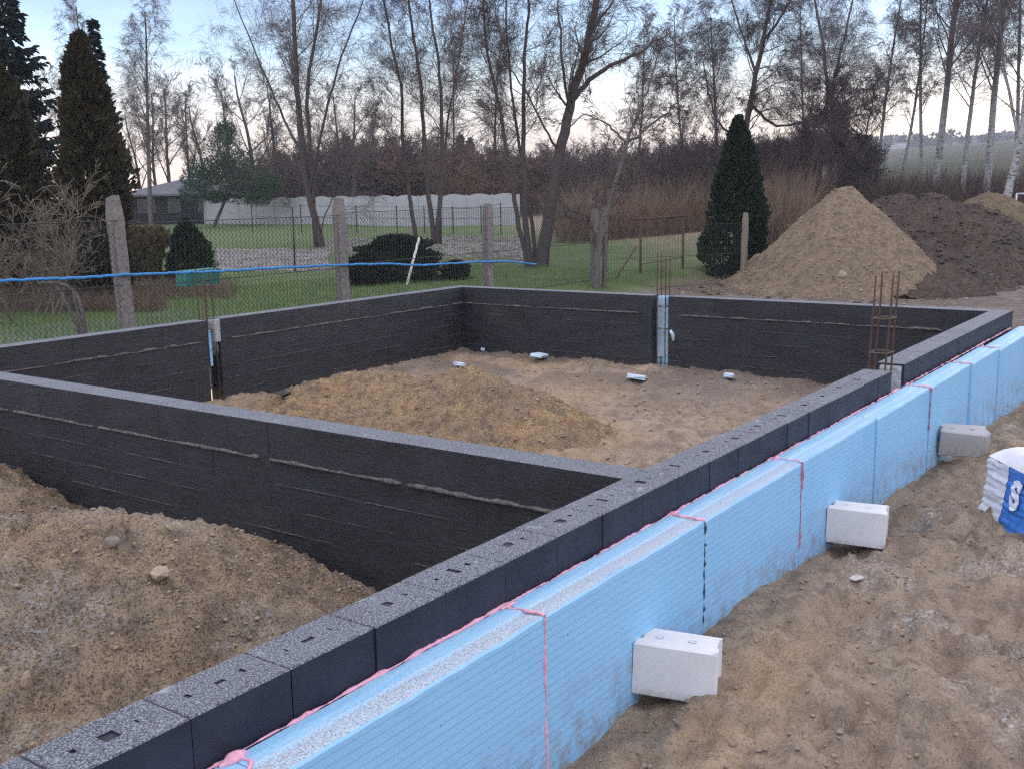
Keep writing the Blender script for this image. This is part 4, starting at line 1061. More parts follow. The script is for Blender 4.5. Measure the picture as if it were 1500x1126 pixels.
stems_tree('willow_tree', 'largest bare tree, thick leaning trunk with long side limb, by the third concrete post', 30, [
    ([(792, 398), (802, 330), (812, 270), (822, 215), (836, 150), (850, 100), (862, 55), (876, 0), (888, -80)], .33, .32, .45),
    ([(838, 148), (858, 122), (880, 104), (912, 90, .3), (940, 76, .5), (962, 58, .6), (982, 48, .8)], .13, .25, .15),
    ([(778, 396), (771, 330), (768, 260), (767, 180), (766, 110), (772, 40), (776, -50)], .15, .3, .4),
    ([(772, 392), (757, 310), (744, 240), (738, 180), (724, 130), (712, 70), (708, 10), (704, -60)], .12, .3, .36),
    ([(786, 390), (776, 300, .5), (764, 220, .7), (752, 160, 1), (745, 100, 1), (742, 30, 1), (740, -50, 1)], .10, .3, .4),
    ([(820, 225), (800, 190, -.5), (778, 150, -.8), (760, 120, -1), (738, 88, -1), (700, 60, -1.2)], .06, .25, .2),
    ([(836, 170), (828, 130, -.5), (824, 80, -1), (818, 20, -1), (812, -50, -1)], .08, .3, .3),
    ([(866, 50), (884, 20, .4), (905, -5, .6), (925, -40, .8)], .07, .3, .2),
    ([(826, 205), (838, 180, 0), (860, 165, .2), (884, 178, .3), (905, 192, .3)], .04, .3, .2),
], dict(STEM, kids=[1.7, 8, 7, 4], len=[2.2, .55, .6, .75]), 23, M_BARK, M_TWIG)
w_ = None
stems_tree('young_tree', 'small pollarded tree with pale trunk in the line of the chain link fence', 24, [
    ([(870, 432), (874, 380), (881, 330), (890, 305)], .16, .7, .9),
    ([(884, 330), (898, 280), (908, 245), (917, 213), (935, 165), (952, 120), (962, 85)], .10, .3, .5),
    ([(917, 213), (900, 190, -.2), (880, 175, -.3), (852, 166, -.4)], .05, .3, .2),
    ([(917, 213), (940, 195, .2), (970, 172, .3), (1000, 145, .4), (1020, 120, .5)], .055, .3, .2),
    ([(876, 350), (862, 320, -.2), (845, 308, -.3), (815, 312, -.4)], .03, .3, .2),
    ([(888, 310), (896, 290), (900, 275)], .03, .3, .2),
], dict(STEM, len=[1.2, .5, .5, .5], kids=[2.0, 6, 5, 4], rmin=.005), 24, M_BARKG, M_TWIG, thick=.02)
DENSE = dict(STEM, seg=[9, 6, 4, 2, 2], len=[2.6, .55, .6, .75], up=[0, -.02, -.15, -.35, -.5], kids=[2.6, 9, 8, 6], wob=[.06, .14, .14, .12, .1])
stems_tree('weeping_tree', 'dark bare tree with a thick curtain of drooping twigs behind the tall cypress', 36, [
    ([(1085, 340), (1088, 250), (1092, 180), (1104, 130), (1116, 70), (1128, 10), (1138, -80)], .22, .3, .36),
    ([(1094, 185), (1070, 200, -.4), (1050, 180, -.8), (1038, 140, -1), (1030, 90, -1.2)], .09, .3, .2),
    ([(1100, 150), (1130, 185, .5), (1165, 185, .8), (1195, 165, 1), (1210, 140, 1)], .09, .3, .2),
    ([(1108, 110), (1090, 60, .6), (1075, 10, .8), (1062, -50, 1)], .08, .3, .2),
    ([(1118, 60), (1150, 20, -.6), (1170, -30, -.8), (1185, -80, -1)], .08, .3, .2),
], DENSE, 25, M_BARK, M_TWIGP)
stems_tree('ivy_birch', 'twin-stemmed birch with a dark tangled lower crown beside the pointed sand pile', 46, [
    ([(1208, 292), (1209, 230), (1212, 165), (1212, 100), (1200, 40), (1188, -40)], .20, .3, .30),
    ([(1224, 292), (1222, 230), (1217, 160), (1222, 110), (1240, 50), (1255, -40)], .17, .3, .30),
], dict(LONG, kids=[2.0, 8, 7, 5]), 26, M_BIRCH, M_TWIGB)
# a dark tangle in its lower crown
w = Wood(31); TANG = dict(seg=[4, 3, 2, 1], wob=[.25, .3, .3, .3], up=[.05, 0, -.05, -.1], kids=[8, 7, 6], t0=[.05, .05, .05], ang=[60, 60, 60], len=[.6, .6, .6], tap=[.2, .2, .2], rr=[.6, .6, .6], rmin=.0085)
c0 = at(1222, 205, 45)
for i in range(46):
    p = c0 + np.array([w.r.normal(0, .55), w.r.normal(0, .55), w.r.uniform(-2.3, 2.6)]); w.branch(p, w.r.normal(0, 1, 3), 1.0, .02, 0, TANG)
tree_thing('mistletoe_tangle', 'dense dark tangle of twigs filling the lower crown of the twin-stemmed birch', w, c0, M_BARK, M_TWIGP, None, 1.0, 'twig tangle')

# prototypes copied over the background
def proto(name, label, H, r0, par, seed, mt, mw, group, lean=(0, 0)):
    w = Wood(seed); w.branch(np.array([0, 0, -.3]), np.array([lean[0], lean[1], 1.0]), H, r0, 0, par)
    return tree_thing(name, label, w, (0, 0, 0), mt, mw, group)
SLIM = dict(WEEP, kids=[32, 8, 6, 5], len=[.20, .5, .6, .9], t0=[.34, .2, .12, .1], ang=[34, 38, 36, 34], rr=[.33, .5, .5, .6], rmin=.0055)
RowG = 'slim white-footed birches in a row beyond the sand piles'
B1 = proto('birch_tree', 'x', 15.5, .15, SLIM, 41, M_BIRCH, M_TWIGB, RowG, (.04, .0))
B2 = proto('birch_tree', 'x', 14.5, .12, SLIM, 42, M_BIRCH, M_TWIGB, RowG, (.0, -.05))
B3 = proto('birch_tree', 'x', 16.0, .19, dict(SLIM, len=[.26, .5, .6, .9]), 43, M_BIRCH, M_TWIGB, RowG, (.02, -.03))
rows = [(1284, 287, 58, 0, .75, 'slim birch nearest the twin-stemmed birch in the row of birches'), (1316, 291, 57, 1, .8, 'second slim birch of the row, behind the top of the dark topsoil pile'),
        (1350, 297, 55, 1, .9, 'thin birch close beside the thickest white birch of the row'), (1370, 290, 54, 2, 1.05, 'thickest white birch of the row, forking low over the topsoil pile'),
        (1409, 305, 52, 0, .85, 'slender birch leaning between the thickest birch and the yellow loam pile'), (1443, 298, 52, 2, 1.0, 'stout white birch rising right behind the yellow loam pile'),
        (1488, 300, 54, 1, 1.0, 'last slim birch of the row, behind the white frame')]
used = set()
for (u, v, d, k, s, lab) in rows:
    p = at(u, v, d); gz = float(ground_z(p[0], p[1])); B = (B1, B2, B3)[k]
    if k not in used: used.add(k); o = B; o.location = (p[0], p[1], gz); o.scale = (s, s, s); o['label'] = lab; o.rotation_euler = (0, 0, rng.uniform(-.5, .5))
    else: o = dup(B, (p[0], p[1], gz), rng.uniform(-2.2, 2.2), (s, s, s), lab)
stems_tree('leaning_birch', 'thick pale birch trunk leaning at the edge of the photo beside the white frame', 36, [
    ([(1468, 335), (1480, 270), (1494, 210), (1504, 140), (1512, 60), (1520, -40)], .24, .35, .45),
    ([(1494, 215), (1480, 150, .4), (1470, 90, .6), (1462, 20, .8), (1456, -50, 1)], .10, .3, .3)], dict(LONG, kids=[.9, 7, 7, 5]), 27, M_BIRCH, M_TWIGB)
GB = 'bare trees standing in the distance behind the garden'
for (u, base_d, top_v, k, lab) in [(148, 78, 14, 0, 'pale weeping birch between the dark spruces and the roofed house, outer one'), (218, 76, 30, 2, 'pale weeping birch next to the outer one above the roofed house')]:
    p = at(u, 290, base_d); gz = float(ground_z(p[0], p[1])); H = 1.56 + (288-top_v)/FOC*base_d - gz; s = H/15.5
    o = dup((B1, B2, B3)[k], (p[0], p[1], gz), rng.uniform(0, 6), (s, s, s), lab, GB)
    c = KIDS[o.name][0]; c.material_slots[0].link = 'OBJECT'; c.material_slots[0].material = M_BARKG
for i_, (u, base_d, tv) in enumerate([(455, 82, 60), (660, 84, 60), (722, 80, 90), (935, 80, 50), (1010, 72, 20), (1052, 76, 50), (1178, 74, 40)]):
    p = at(u, 290, base_d); gz = float(ground_z(p[0], p[1])); s = (1.56 + (280-tv)/FOC*base_d - gz)/14.8
    o = dup((B1, B2, B3)[i_ % 3], (p[0], p[1], gz), rng.uniform(0, 6), (s, s, s), 'slender bare tree with grey stem standing behind the garden', 'slender bare trees behind the garden')
    c = KIDS[o.name][0]; c.material_slots[0].link = 'OBJECT'; c.material_slots[0].material = M_BARK
A1 = proto('bare_tree', 'x', 11.0, .20, dict(BROAD, rmin=.0075), 51, M_BARK, M_TWIG, GB)
A2 = proto('bare_tree', 'x', 11.0, .17, dict(BROAD, len=[.42, .5, .5, .55], ang=[32, 42, 45, 45], up=[.02, .2, .06, .02, 0], rmin=.0075), 52, M_BARK, M_TWIG, GB)
first = {0: True, 1: True}
for i, (u, d, tv) in enumerate([(205, 98, 150), (232, 92, 120), (250, 88, 110), (278, 100, 128), (300, 95, 140), (338, 92, 120), (372, 98, 95), (405, 90, 110), (520, 74, 128), (548, 84, 165), (500, 90, 130), (965, 100, 195), (60, 90, 100), (1000, 95, 170), (1265, 90, 130)]):
    p = at(u, 288, d); gz = float(ground_z(p[0], p[1])); s = (1.56+(285-tv)/FOC*d - gz)/11.5; k = i % 2; A = (A1, A2)[k]
    lab = 'bare dark tree standing far off behind the garden'
    if first[k]: first[k] = False; o = A; o.location = (p[0], p[1], gz); o.scale = (s, s, s); o['label'] = lab
    else: dup(A, (p[0], p[1], gz), rng.uniform(0, 6), (s*rng.uniform(.9, 1.15), s, s), lab)

# thickets of bare shrubs
def bush(name, label, n, R0, H, par, seed, mw, group, rad=.02, thick=9, cat='shrub'):
    w = Wood(seed)
    for i in range(n):
        a = w.r.uniform(0, 2*PI); d = R0*math.sqrt(w.r.random())*.5
        w.branch(np.array([d*math.cos(a), d*math.sin(a), -.1]), np.array([math.cos(a)*.45, math.sin(a)*.45, 1]), H*w.r.uniform(.7, 1.05), rad, 0, par)
    t = thing(name, label, cat, (0, 0, 0), None, group); kid('twigs', w.meshes((0, 0, 0), thick)[1], mw, t); return t
BUSH = dict(seg=[5, 4, 2, 1], wob=[.10, .16, .2, .2], up=[.06, .08, .03, 0], kids=[9, 7, 5], t0=[.15, .15, .1], ang=[38, 42, 45], len=[.5, .5, .55], tap=[.5, .3, .2], rr=[.55, .55, .6], rmin=.012)
GT = 'bare shrubs of the thicket behind the concrete fence'
S1 = bush('bare_shrub', 'tangled bare brown shrub in the thicket beyond the garden', 14, 3.0, 4.6, BUSH, 61, M_TWIG, GT)
S2 = bush('bare_shrub', 'tangled bare brown shrub in the thicket beyond the garden', 12, 2.6, 4.6, BUSH, 62, simple('brown_thicket_twigs', (.18, .115, .085), .95, .3, 3, 0), GT)
f1 = f2 = True
for i in range(64):
    u = 385 + i*10.2 + rng.uniform(-8, 8); d = rng.uniform(78, 112); tv = (212 if u < 700 else 222) + rng.uniform(-14, 22)
    p = at(u, 288, d); gz = float(ground_z(p[0], p[1], False)); s = max(.4, (1.56+(282-tv)/FOC*d-gz)/4.9); a = rng.uniform(0, 6); sc = (s*1.15, s*1.15, s)
    if i % 2 == 0 and f1: f1 = False; S1.location = (p[0], p[1], gz); S1.scale = sc
    elif i % 2 and f2: f2 = False; S2.location = (p[0], p[1], gz); S2.scale = sc
    else: dup((S1, S2)[i % 2], (p[0], p[1], gz), a, sc)
S3 = bush('bare_shrub', 'dark purple bare shrub in the thicket behind cypress and pointed sand pile', 16, 2.4, 4.4, dict(BUSH, kids=[10, 8, 6], rmin=.011), 63, M_TWIGP, 'dark shrubs behind the cypress and the pointed sand pile')
for i in range(26):
    u = 1005 + i*9.6 + rng.uniform(-10, 10); d = rng.uniform(50, 68); tv = 196 + rng.uniform(-8, 25) if u < 1245 else 240
    if u > 1248: continue
    p = at(u, 285, d); gz = float(ground_z(p[0], p[1], False)); s = max(.35, (1.56+(272-tv)/FOC*d-gz)/4.6); sc = (s, s, s)
    if i == 0: S3.location = (p[0], p[1], gz); S3.scale = sc
    else: dup(S3, (p[0], p[1], gz), rng.uniform(0, 6), sc)
S4 = bush('twiggy_bush', 'tall bush of pale tan twigs before the dark conifers, cut by the photo edge', 9, 1.5, 2.5, dict(BUSH, rmin=.0055, kids=[7, 5, 3], wob=[.14, .18, .2, .2]), 64, M_TWIGT, 'pale twiggy bushes behind the chain link fence', .022)
p = at(22, 400, 18.5); S4.location = (p[0], p[1], float(ground_z(p[0], p[1]))); S4.scale = (1.1, 1.1, 1.05)
for (u, d, s, lab) in [(78, 22, .72, 'lower bush of pale tan twigs beside the brown columnar thuja'), (-20, 20, 1.1, 'pale twiggy bush that only reaches in from the photo edge')]:
    p = at(u, 400, d); dup(S4, (p[0], p[1], float(ground_z(p[0], p[1]))), rng.uniform(0, 6), (s, s, s), lab)
# pruned shrub of three bare stems close to the wall
w = Wood(71)
pb = on_y(120, 489, FY+.9); gz = float(ground_z(pb[0], pb[1])); dp = float(np.dot(pb-CAM, F_))
for pts in ([(118, 490), (106, 462), (94, 436), (84, 420)], [(122, 490), (117, 465), (112, 445), (106, 424)], [(126, 489), (122, 460), (116, 432), (104, 416), (80, 413), (55, 415)]):
    P = smooth_line([at(u, v, dp) for u, v in pts], 9); P[0][2] = gz-.1; w.P.append(P); w.Rd.append(np.linspace(.035, .018, 9)); w.lv.append(0)
t = thing('pruned_shrub', 'bare pruned shrub of three thick stems close behind the fence-side wall', 'shrub', (pb[0], pb[1], gz))
for P, r in zip(w.P, w.Rd): kid('stem', tubes_mesh('stem', [P-np.array([pb[0], pb[1], gz])], [r], 7, True), M_BARKG, t)

# ------------------------------------------------------------------ conifers
def foliage_mat(name, a, b, c):
    m = Mat(name, .9, .15)
    n = m.noise(2.2, 4, .6); col = m.mix(m.rng(n, .35, .65), a, b)
    col = m.mix(m.rng(m.noise(14, 3, .6), .5, .68, 0, .8), col, c); m.col(col); return m.m
M_SPRUCE = foliage_mat('spruce_needles', (.014, .028, .030), (.024, .042, .038), (.040, .052, .042))
M_THUJAB = foliage_mat('brown_thuja_sprays', (.055, .042, .024), (.038, .046, .026), (.095, .062, .034))
M_CYPRESS = foliage_mat('cypress_sprays', (.016, .032, .018), (.024, .044, .024), (.038, .052, .030))
M_PINE = foliage_mat('pine_needles', (.030, .065, .036), (.045, .085, .045), (.07, .10, .055))
M_JUN = foliage_mat('juniper_sprays', (.022, .038, .022), (.030, .048, .026), (.045, .055, .032))
M_HEDGE = foliage_mat('dark_bush_leaves', (.018, .026, .016), (.026, .036, .022), (.05, .048, .03))
M_GRASSY = foliage_mat('dry_grass', (.17, .125, .065), (.12, .095, .045), (.24, .18, .10))
def sprays(n, surf_fn, size, seed, up=.6, asp=.4):
    """Leaf-sized triangles spread through a crown: surf_fn(rng) -> point, outward direction."""
    r = np.random.default_rng(seed); V, Fc = [], []
    for i in range(n):
        p, o = surf_fn(r); d = nrm(np.asarray(o) + r.normal(0, .45, 3) + np.array([0, 0, up])); s = size*r.uniform(.5, 1.4)
        sd = np.cross(d, r.normal(0, 1, 3)); sd = nrm(sd)*s*asp; b = len(V); p = np.asarray(p)
        V += [p-sd*.5, p+sd*.5, p+d*s*.6+sd*.7, p+d*s*.6-sd*.7, p+d*s]; Fc += [(b, b+1, b+2, b+3), (b+3, b+2, b+4)]
    return mesh_from('foliage', V, Fc)
def column_fn(H, Rm, prof, dens=.45, lump=.25, seed=0):
    def f(r):
        t = r.random()**.85; a = r.uniform(0, 2*PI); R = Rm*prof(t)*(1+lump*2*float(vn(a*1.6, t*7, seed)) + lump*float(vn(a*4, t*18, seed+1)))
        q_ = (dens + (1-dens)*r.random()**.5); return (R*q_*math.cos(a), R*q_*math.sin(a), H*t), (math.cos(a), math.sin(a), .3)
    return f
def conifer_col(name, label, u, v, d, top_v, wpx, mat, prof, n, size, seed, up=.9, cat='tree', lump=.25, zb=0):
    p = at(u, v, d); gz = float(ground_z(p[0], p[1])); H = float(np.dot(at(u, top_v, d)-np.array([p[0], p[1], gz]), [0, 0, 1])); Rm = wpx/2/FOC*d
    t = thing(name, label, cat, (p[0], p[1], gz))
    me = sprays(n, column_fn(H-zb, Rm, prof, .45, lump, seed), size, seed, up); kid('foliage', me, mat, t, (0, 0, zb))
    mb = MB(); mb.tube([(0, 0, -.2), (.02, 0, H*.5), (0, .02, H*.9)], [Rm*.16, Rm*.10, .01], 7); kid('trunk', mb.mesh('trunk', True), M_BARK, t); return t
flame = lambda t: (min(1, t*5+.45))*(1-t)**.62*1.15 if t < 1 else 0
colm = lambda t: (min(1, t*6+.6))*min(1, (1.02-t)*2.6)**.8
cone_ = lambda t: (1-t)**.9
conifer_col('thuja', 'brown columnar thuja beside the first concrete post', 146, 400, 22, 62, 84, M_THUJAB, lambda t: min(1, t*6+.75)*(max(0, 1-t**2.6))**.75, 12000, 0.127, 81, lump=.6)
conifer_col('thuja', 'brownish bushy thuja before the tallest spruce, cut by the photo edge', 24, 400, 24, 105, 120, M_THUJAB, lambda t: min(1, t*6+.75)*(max(0, 1-t**2.4))**.75, 12000, 0.127, 82, lump=.6)
conifer_col('cypress', 'dark green cypress behind the wooden post at the end of the fence', 1078, 394, 28.5, 176, 92, M_CYPRESS, lambda t: min(1, t*2.2+.72)*(max(0, 1-t**1.9))**.85, 12000, 0.115, 83, 1.2, lump=.36)
conifer_col('round_shrub', 'round dark green shrub with one pointed shoot behind the blue hose', 278, 402, 27, 322, 84, M_JUN, lambda t: (min(1, t*4+.75))*(1-t)**.55 if t < .75 else .46*(1-t)/.25, 9000, .07, 84, .7, 'shrub')
conifer_col('grass_tussock', 'brown dry grass tussock between the first concrete post and round shrub', 214, 404, 27.5, 342, 60, M_GRASSY, lambda t: .55+.5*t if t < .9 else .8, 4000, .20, 85, 2.2, 'shrub')
t = conifer_col('low_bush', 'low wide dark bush behind the leaning white pole', 585, 408, 26, 346, 128, M_HEDGE, lambda t: math.sqrt(max(0, 1-t*t))**.8, 11000, .075, 86, .6, 'shrub', .35)
t2 = conifer_col('low_bush', 'smaller lower lump of dark bush next to the low wide one', 540, 409, 25.2, 372, 66, M_HEDGE, lambda t: math.sqrt(max(0, 1-t*t))**.8, 4500, .075, 87, .6, 'shrub', .3)
conifer_col('low_bush', 'small dark bush behind the hose beside the low wide one, nearer the third post', 668, 405, 26, 384, 40, M_HEDGE, lambda t: math.sqrt(max(0, 1-t*t))**.8, 3000, .075, 88, .6, 'shrub', .3)
for k, (u, d, tv, w_px) in enumerate([(512, 130, 205, 26), (536, 135, 214, 22), (578, 128, 204, 28), (600, 140, 210, 26), (676, 132, 200, 20), (690, 138, 206, 22)]):
    conifer_col('far_conifer', ['tallest small conifer on the skyline beyond the brown thicket'][0] if False else 'small dark conifer showing over the thicket on the skyline', u, 288, d, tv, w_px, M_SPRUCE, cone_, 1200, .5, 90+k, -.2).__setitem__('group', 'small conifers on the skyline')
def spruce(name, label, u, v, d, top_v, wpx, seed, mat=M_SPRUCE, whorls=34, dens=.9, droop=-.35, zb=.06):
    p = at(u, v, d); gz = float(ground_z(p[0], p[1])); H = float(at(u, top_v, d)[2]-gz); Rm = wpx/2/FOC*d; r = np.random.default_rng(seed)
    t = thing(name, label, 'tree', (p[0], p[1], gz)); BP, BR, V, Fc = [], [], [], []
    for k in range(whorls):
        f = zb + (1-zb)*(k/(whorls-1))**.9; z = H*f; R = Rm*(1-f)**.85*r.uniform(.82, 1.12)+.08
        for j in range(int(9+r.integers(0, 5))):
            a = r.uniform(0, 2*PI); L = R*r.uniform(.65, 1.15); n = 6; s = np.linspace(0, 1, n)
            pts = np.stack([np.cos(a)*L*s, np.sin(a)*L*s, z + r.uniform(-.15, .15) + L*(droop*s + .38*s*s)], -1); BP.append(pts); BR.append(np.linspace(.018, .005, n))
            for q_ in range(int((10+26*L)*dens)):
                tt = r.uniform(.12, 1); c = np.array([np.interp(tt, s, pts[:, i]) for i in range(3)])
                side = r.choice([-1, 1]); dd = nrm(np.array([math.cos(a)+side*.75*-math.sin(a), math.sin(a)+side*.75*math.cos(a), r.uniform(-1.5, .15)])); ln = r.uniform(.12, .30)*(1.1-.4*tt)*(Rm/1.6)**.4
                up_ = np.cross(dd, r.normal(0, 1, 3)); up_ = nrm(up_)*ln*.20; b = len(V)
                V += [c-up_*.6, c+up_*.6, c+dd*ln*.6+up_, c+dd*ln, c+dd*ln*.6-up_]; Fc.append((b, b+1, b+2, b+3, b+4))
    kid('foliage', mesh_from('foliage', V, Fc), mat, t)
    kid('branches', tubes_mesh('branches', BP, BR, 3), M_BARK, t)
    mb = MB(); mb.tube([(0, 0, -.2), (.02, .01, H*.5), (0, 0, H)], [.13, .07, .01], 8); kid('trunk', mb.mesh('trunk', True), M_BARK, t)
spruce('spruce_tree', 'tallest dark spruce at the photo edge, behind the brownish thujas', 42, 400, 33, -28, 235, 101)
spruce('spruce_tree', 'narrow bluish spruce right behind the brown columnar thuja', 166, 395, 31, 44, 80, 102, whorls=32)
# pine with an open irregular crown on a leaning trunk
pp = vground(312, 334); dp = float(np.dot(pp-CAM, F_)); t = thing('pine_tree', 'bushy green pine with a leaning bare trunk before the concrete fence', 'tree', tuple(pp))
P = smooth_line([at(312, 336, dp), at(325, 305, dp), at(336, 280, dp), at(334, 240, dp), at(330, 190, dp)], 12)-pp; kid('trunk', tubes_mesh('trunk', [P], [np.linspace(.13, .03, 12)], 8, True), M_BARK, t)
blobs = [(330, 195, 14, 14), (326, 220, 30, 18), (342, 240, 34, 18), (302, 248, 30, 15), (365, 262, 36, 16), (320, 270, 42, 18), (288, 282, 22, 12), (350, 285, 40, 12), (392, 272, 22, 12), (378, 292, 18, 8), (292, 262, 24, 12), (330, 255, 40, 20), (318, 290, 16, 6)]
bl = [(at(u, v, dp+rng.uniform(-1.2, 1.2))-pp, a/FOC*dp, b/FOC*dp) for u, v, a, b in blobs]
def pine_fn(r):
    i = r.integers(0, len(bl)); c, a, b = bl[i]; d = nrm(r.normal(0, 1, 3)); q_ = r.random()**.4; return c + d*np.array([a, a, b])*q_*1.15, d
kid('foliage', sprays(16000, pine_fn, .20, 103, .5, .16), M_PINE, t)
lim = []
for c, a, b in bl: lim.append(smooth_line([P[6]+(P[9]-P[6])*rng.random(), (P[8]+c)/2+np.array([0, 0, -.1]), c], 6))
kid('limbs', tubes_mesh('limbs', lim, [np.linspace(.05, .015, 6)]*len(lim), 5), M_BARK, t)

# ------------------------------------------------------------------ ground cover
def blades(name, pts, h, wdt, mat, seed, lean=.4):
    r = np.random.default_rng(seed); n = len(pts); hh = h*r.uniform(.35, 1.25, n)*(.75+.9*np.clip(.5+vn(pts[:, 0]*1.3, pts[:, 1]*1.3, seed), 0, 1)); a = r.uniform(0, 2*PI, n); b = r.uniform(0, 2*PI, n)
    dx, dy = np.cos(a)*wdt, np.sin(a)*wdt; lx, ly = np.cos(b)*hh*lean*r.random(n), np.sin(b)*hh*lean*r.random(n); z = pts[:, 2]
    A = np.stack([pts[:, 0]-dx, pts[:, 1]-dy, z-.02], -1); B = np.stack([pts[:, 0]+dx, pts[:, 1]+dy, z-.02], -1); Cc = np.stack([pts[:, 0]+lx, pts[:, 1]+ly, z+hh], -1)
    V = np.stack([A, B, Cc], 1).reshape(-1, 3); return tag(link_mesh(name, mesh_from(name, V, np.arange(3*n).reshape(-1, 3)), mat), kind='stuff')
def region(n, u0, u1, v0, v1, seed, jitter=0):
    r = np.random.default_rng(seed); c = [vground(u, v) for u, v in ((u0, v1), (u1, v1), (u1, v0), (u0, v0))]
    a, b = r.random(n), r.random(n); P = (np.outer((1-a)*(1-b), c[0]) + np.outer(a*(1-b), c[1]) + np.outer(a*b, c[2]) + np.outer((1-a)*b, c[3]))
    P[:, 2] = ground_z(P[:, 0], P[:, 1]); return P
M_LAWN = foliage_mat('lawn_blades', (.11, .19, .055), (.16, .23, .075), (.25, .26, .12))
M_LAWNF = foliage_mat('frosted_lawn_blades', (.16, .22, .12), (.25, .30, .22), (.48, .52, .48))
r_ = np.random.default_rng(5)
def lawn(n, x0, x1, y0, y1):
    x, y = r_.uniform(x0, x1, n), r_.uniform(y0, y1, n); return np.stack([x, y, ground_z(x, y)], -1)
blades('lawn_grass', np.concatenate([lawn(26000, 4, 20, 9.6, 17), lawn(16000, 5, 34, 15, 34)]), .07, .008, M_LAWN, 3)
blades('frosted_grass', lawn(20000, -3.5, 7.5, 9.4, 14), .06, .007, M_LAWNF, 4)
M_DEAD = foliage_mat('dead_stalks', (.19, .125, .10), (.15, .115, .085), (.27, .20, .15))
blades('dead_plants', np.concatenate([region(7000, -40, 240, 434, 458, 6), region(2200, 170, 345, 420, 440, 8), region(2600, -40, 110, 400, 440, 9)]), .26, .006, M_DEAD, 7, 1.3)
M_REED = foliage_mat('dry_reeds', (.24, .165, .115), (.19, .135, .10), (.32, .235, .175))
def band(n, u0, u1, d0, d1, seed):
    r = np.random.default_rng(seed); u = r.uniform(u0, u1, n); d = r.uniform(d0, d1, n); P = np.array([at(a, 285, b) for a, b in zip(u, d)]); P[:, 2] = ground_z(P[:, 0], P[:, 1]); return P
blades('dry_reeds', np.concatenate([band(9000, 815, 1140, 44, 54, 11), band(5000, 1090, 1180, 34, 46, 12)]), 1.75, .014, M_REED, 13, .9)
M_REED2 = foliage_mat('dark_reeds', (.11, .072, .062), (.085, .062, .060), (.16, .11, .09))
blades('dark_reeds', band(9000, 1130, 1540, 46, 58, 14), 1.2, .016, M_REED2, 15, 1.0)
# pebble bed in the garden
peb = np.concatenate([region(2600, 318, 480, 366, 398, 21), region(1600, 470, 780, 350, 372, 22), region(700, 640, 770, 345, 385, 23)])
base = [rock_mesh('tmp', 1, .8, .55, 300+k, 1) for k in range(3)]
bv = [(np.array([v.co[:] for v in b.vertices]), np.array([tuple(p_.vertices) for p_ in b.polygons])) for b in base]
Vs, Fs, bb = [], [], 0; r = np.random.default_rng(9)
for i, p in enumerate(peb):
    V, Fc = bv[i % 3]; s = r.uniform(.04, .15); Vs.append(V*s+p); Fs.append(Fc+bb); bb += len(V)
tag(link_mesh('pebble_bed', mesh_from('pebble_bed', np.concatenate(Vs), np.concatenate(Fs)), simple('pebbles', (.235, .215, .20), .9, .55, 1.2, .2)), kind='stuff')

# ------------------------------------------------------------------ buildings far behind
M_ROOF = simple('grey_roof', (.15, .15, .165), .85, .3, 4, .2)
M_DARKWALL = simple('dark_house_wall', (.03, .028, .03), .9, .25, 3, .2)
M_PALEWALL = simple('pale_house_wall', (.48, .55, .62), .9, .12, 4, .1)
M_FARWALL = simple('far_house_wall', (.50, .49, .48), .9, .08, .5, 0)
M_FARROOF = simple('far_roof', (.10, .09, .095), .9, .2, .5, 0)
M_PANE = simple('window_pane', (.03, .035, .045), .2, .2, 2, 0, .01, .5)
def house(name, label, p, ang, w, dpt, hw, hr, mw, mr, wins=(), hip=False, over=.35, group=None, chim=False):
    t = thing(name, label, 'house', tuple(p), (0, 0, ang), group)
    mb = MB(); mb.box((-w/2, 0, -1), (w/2, dpt, hw))
    if not hip: mb.add([(-w/2, .0, hw), (-w/2, dpt, hw), (-w/2, dpt/2, hw+hr-.05), (w/2, 0, hw), (w/2, dpt, hw), (w/2, dpt/2, hw+hr-.05)], [(0, 2, 1), (3, 4, 5)])
    kid('wall', mb.mesh('wall'), mw, t)
    mb = MB(); o = over; rx = (w/2-dpt/2 if hip else w/2+o); rx = max(.3, rx)
    a = [(-w/2-o, -o, hw-.05), (w/2+o, -o, hw-.05), (w/2+o, dpt+o, hw-.05), (-w/2-o, dpt+o, hw-.05), (-rx, dpt/2, hw+hr), (rx, dpt/2, hw+hr)]
    b = [(x, y, z+.15) for x, y, z in a]
    mb.add(a+b, [(6, 7, 11, 10), (8, 9, 10, 11), (7, 8, 11), (9, 6, 10), (0, 4, 5, 1), (2, 5, 4, 3), (1, 5, 2), (3, 4, 0), (0, 1, 7, 6), (1, 2, 8, 7), (2, 3, 9, 8), (3, 0, 6, 9)])
    rf = kid('roof', mb.mesh('roof'), mr, t)
    if chim: mb = MB(); mb.box((w*.15, dpt*.4, hw+hr*.4), (w*.15+.5, dpt*.4+.5, hw+hr+.7)); c = link_mesh('chimney', mb.mesh('chimney'), mw, rf)
    for (x, z, ww, wh) in wins:
        mb = MB(); mb.box((x-ww/2, -.06, z), (x+ww/2, -.004, z+wh)); f = kid('window', mb.mesh('window'), M_ROOF, t)
        mb = MB(); mb.box((x-ww/2+.07, -.075, z+.07), (x+ww/2-.07, -.062, z+wh-.07)); link_mesh('pane', mb.mesh('pane'), M_PANE, f)
    return t
FACE = math.atan2(-R_[0]*-1, -R_[1]*-1)
face = math.atan2(R_[1], R_[0])                              # local x to the photo's right, front towards the viewer
def hp_(u, v, d): p = at(u, v, d); return np.array([p[0], p[1], float(ground_z(p[0], p[1], False))])
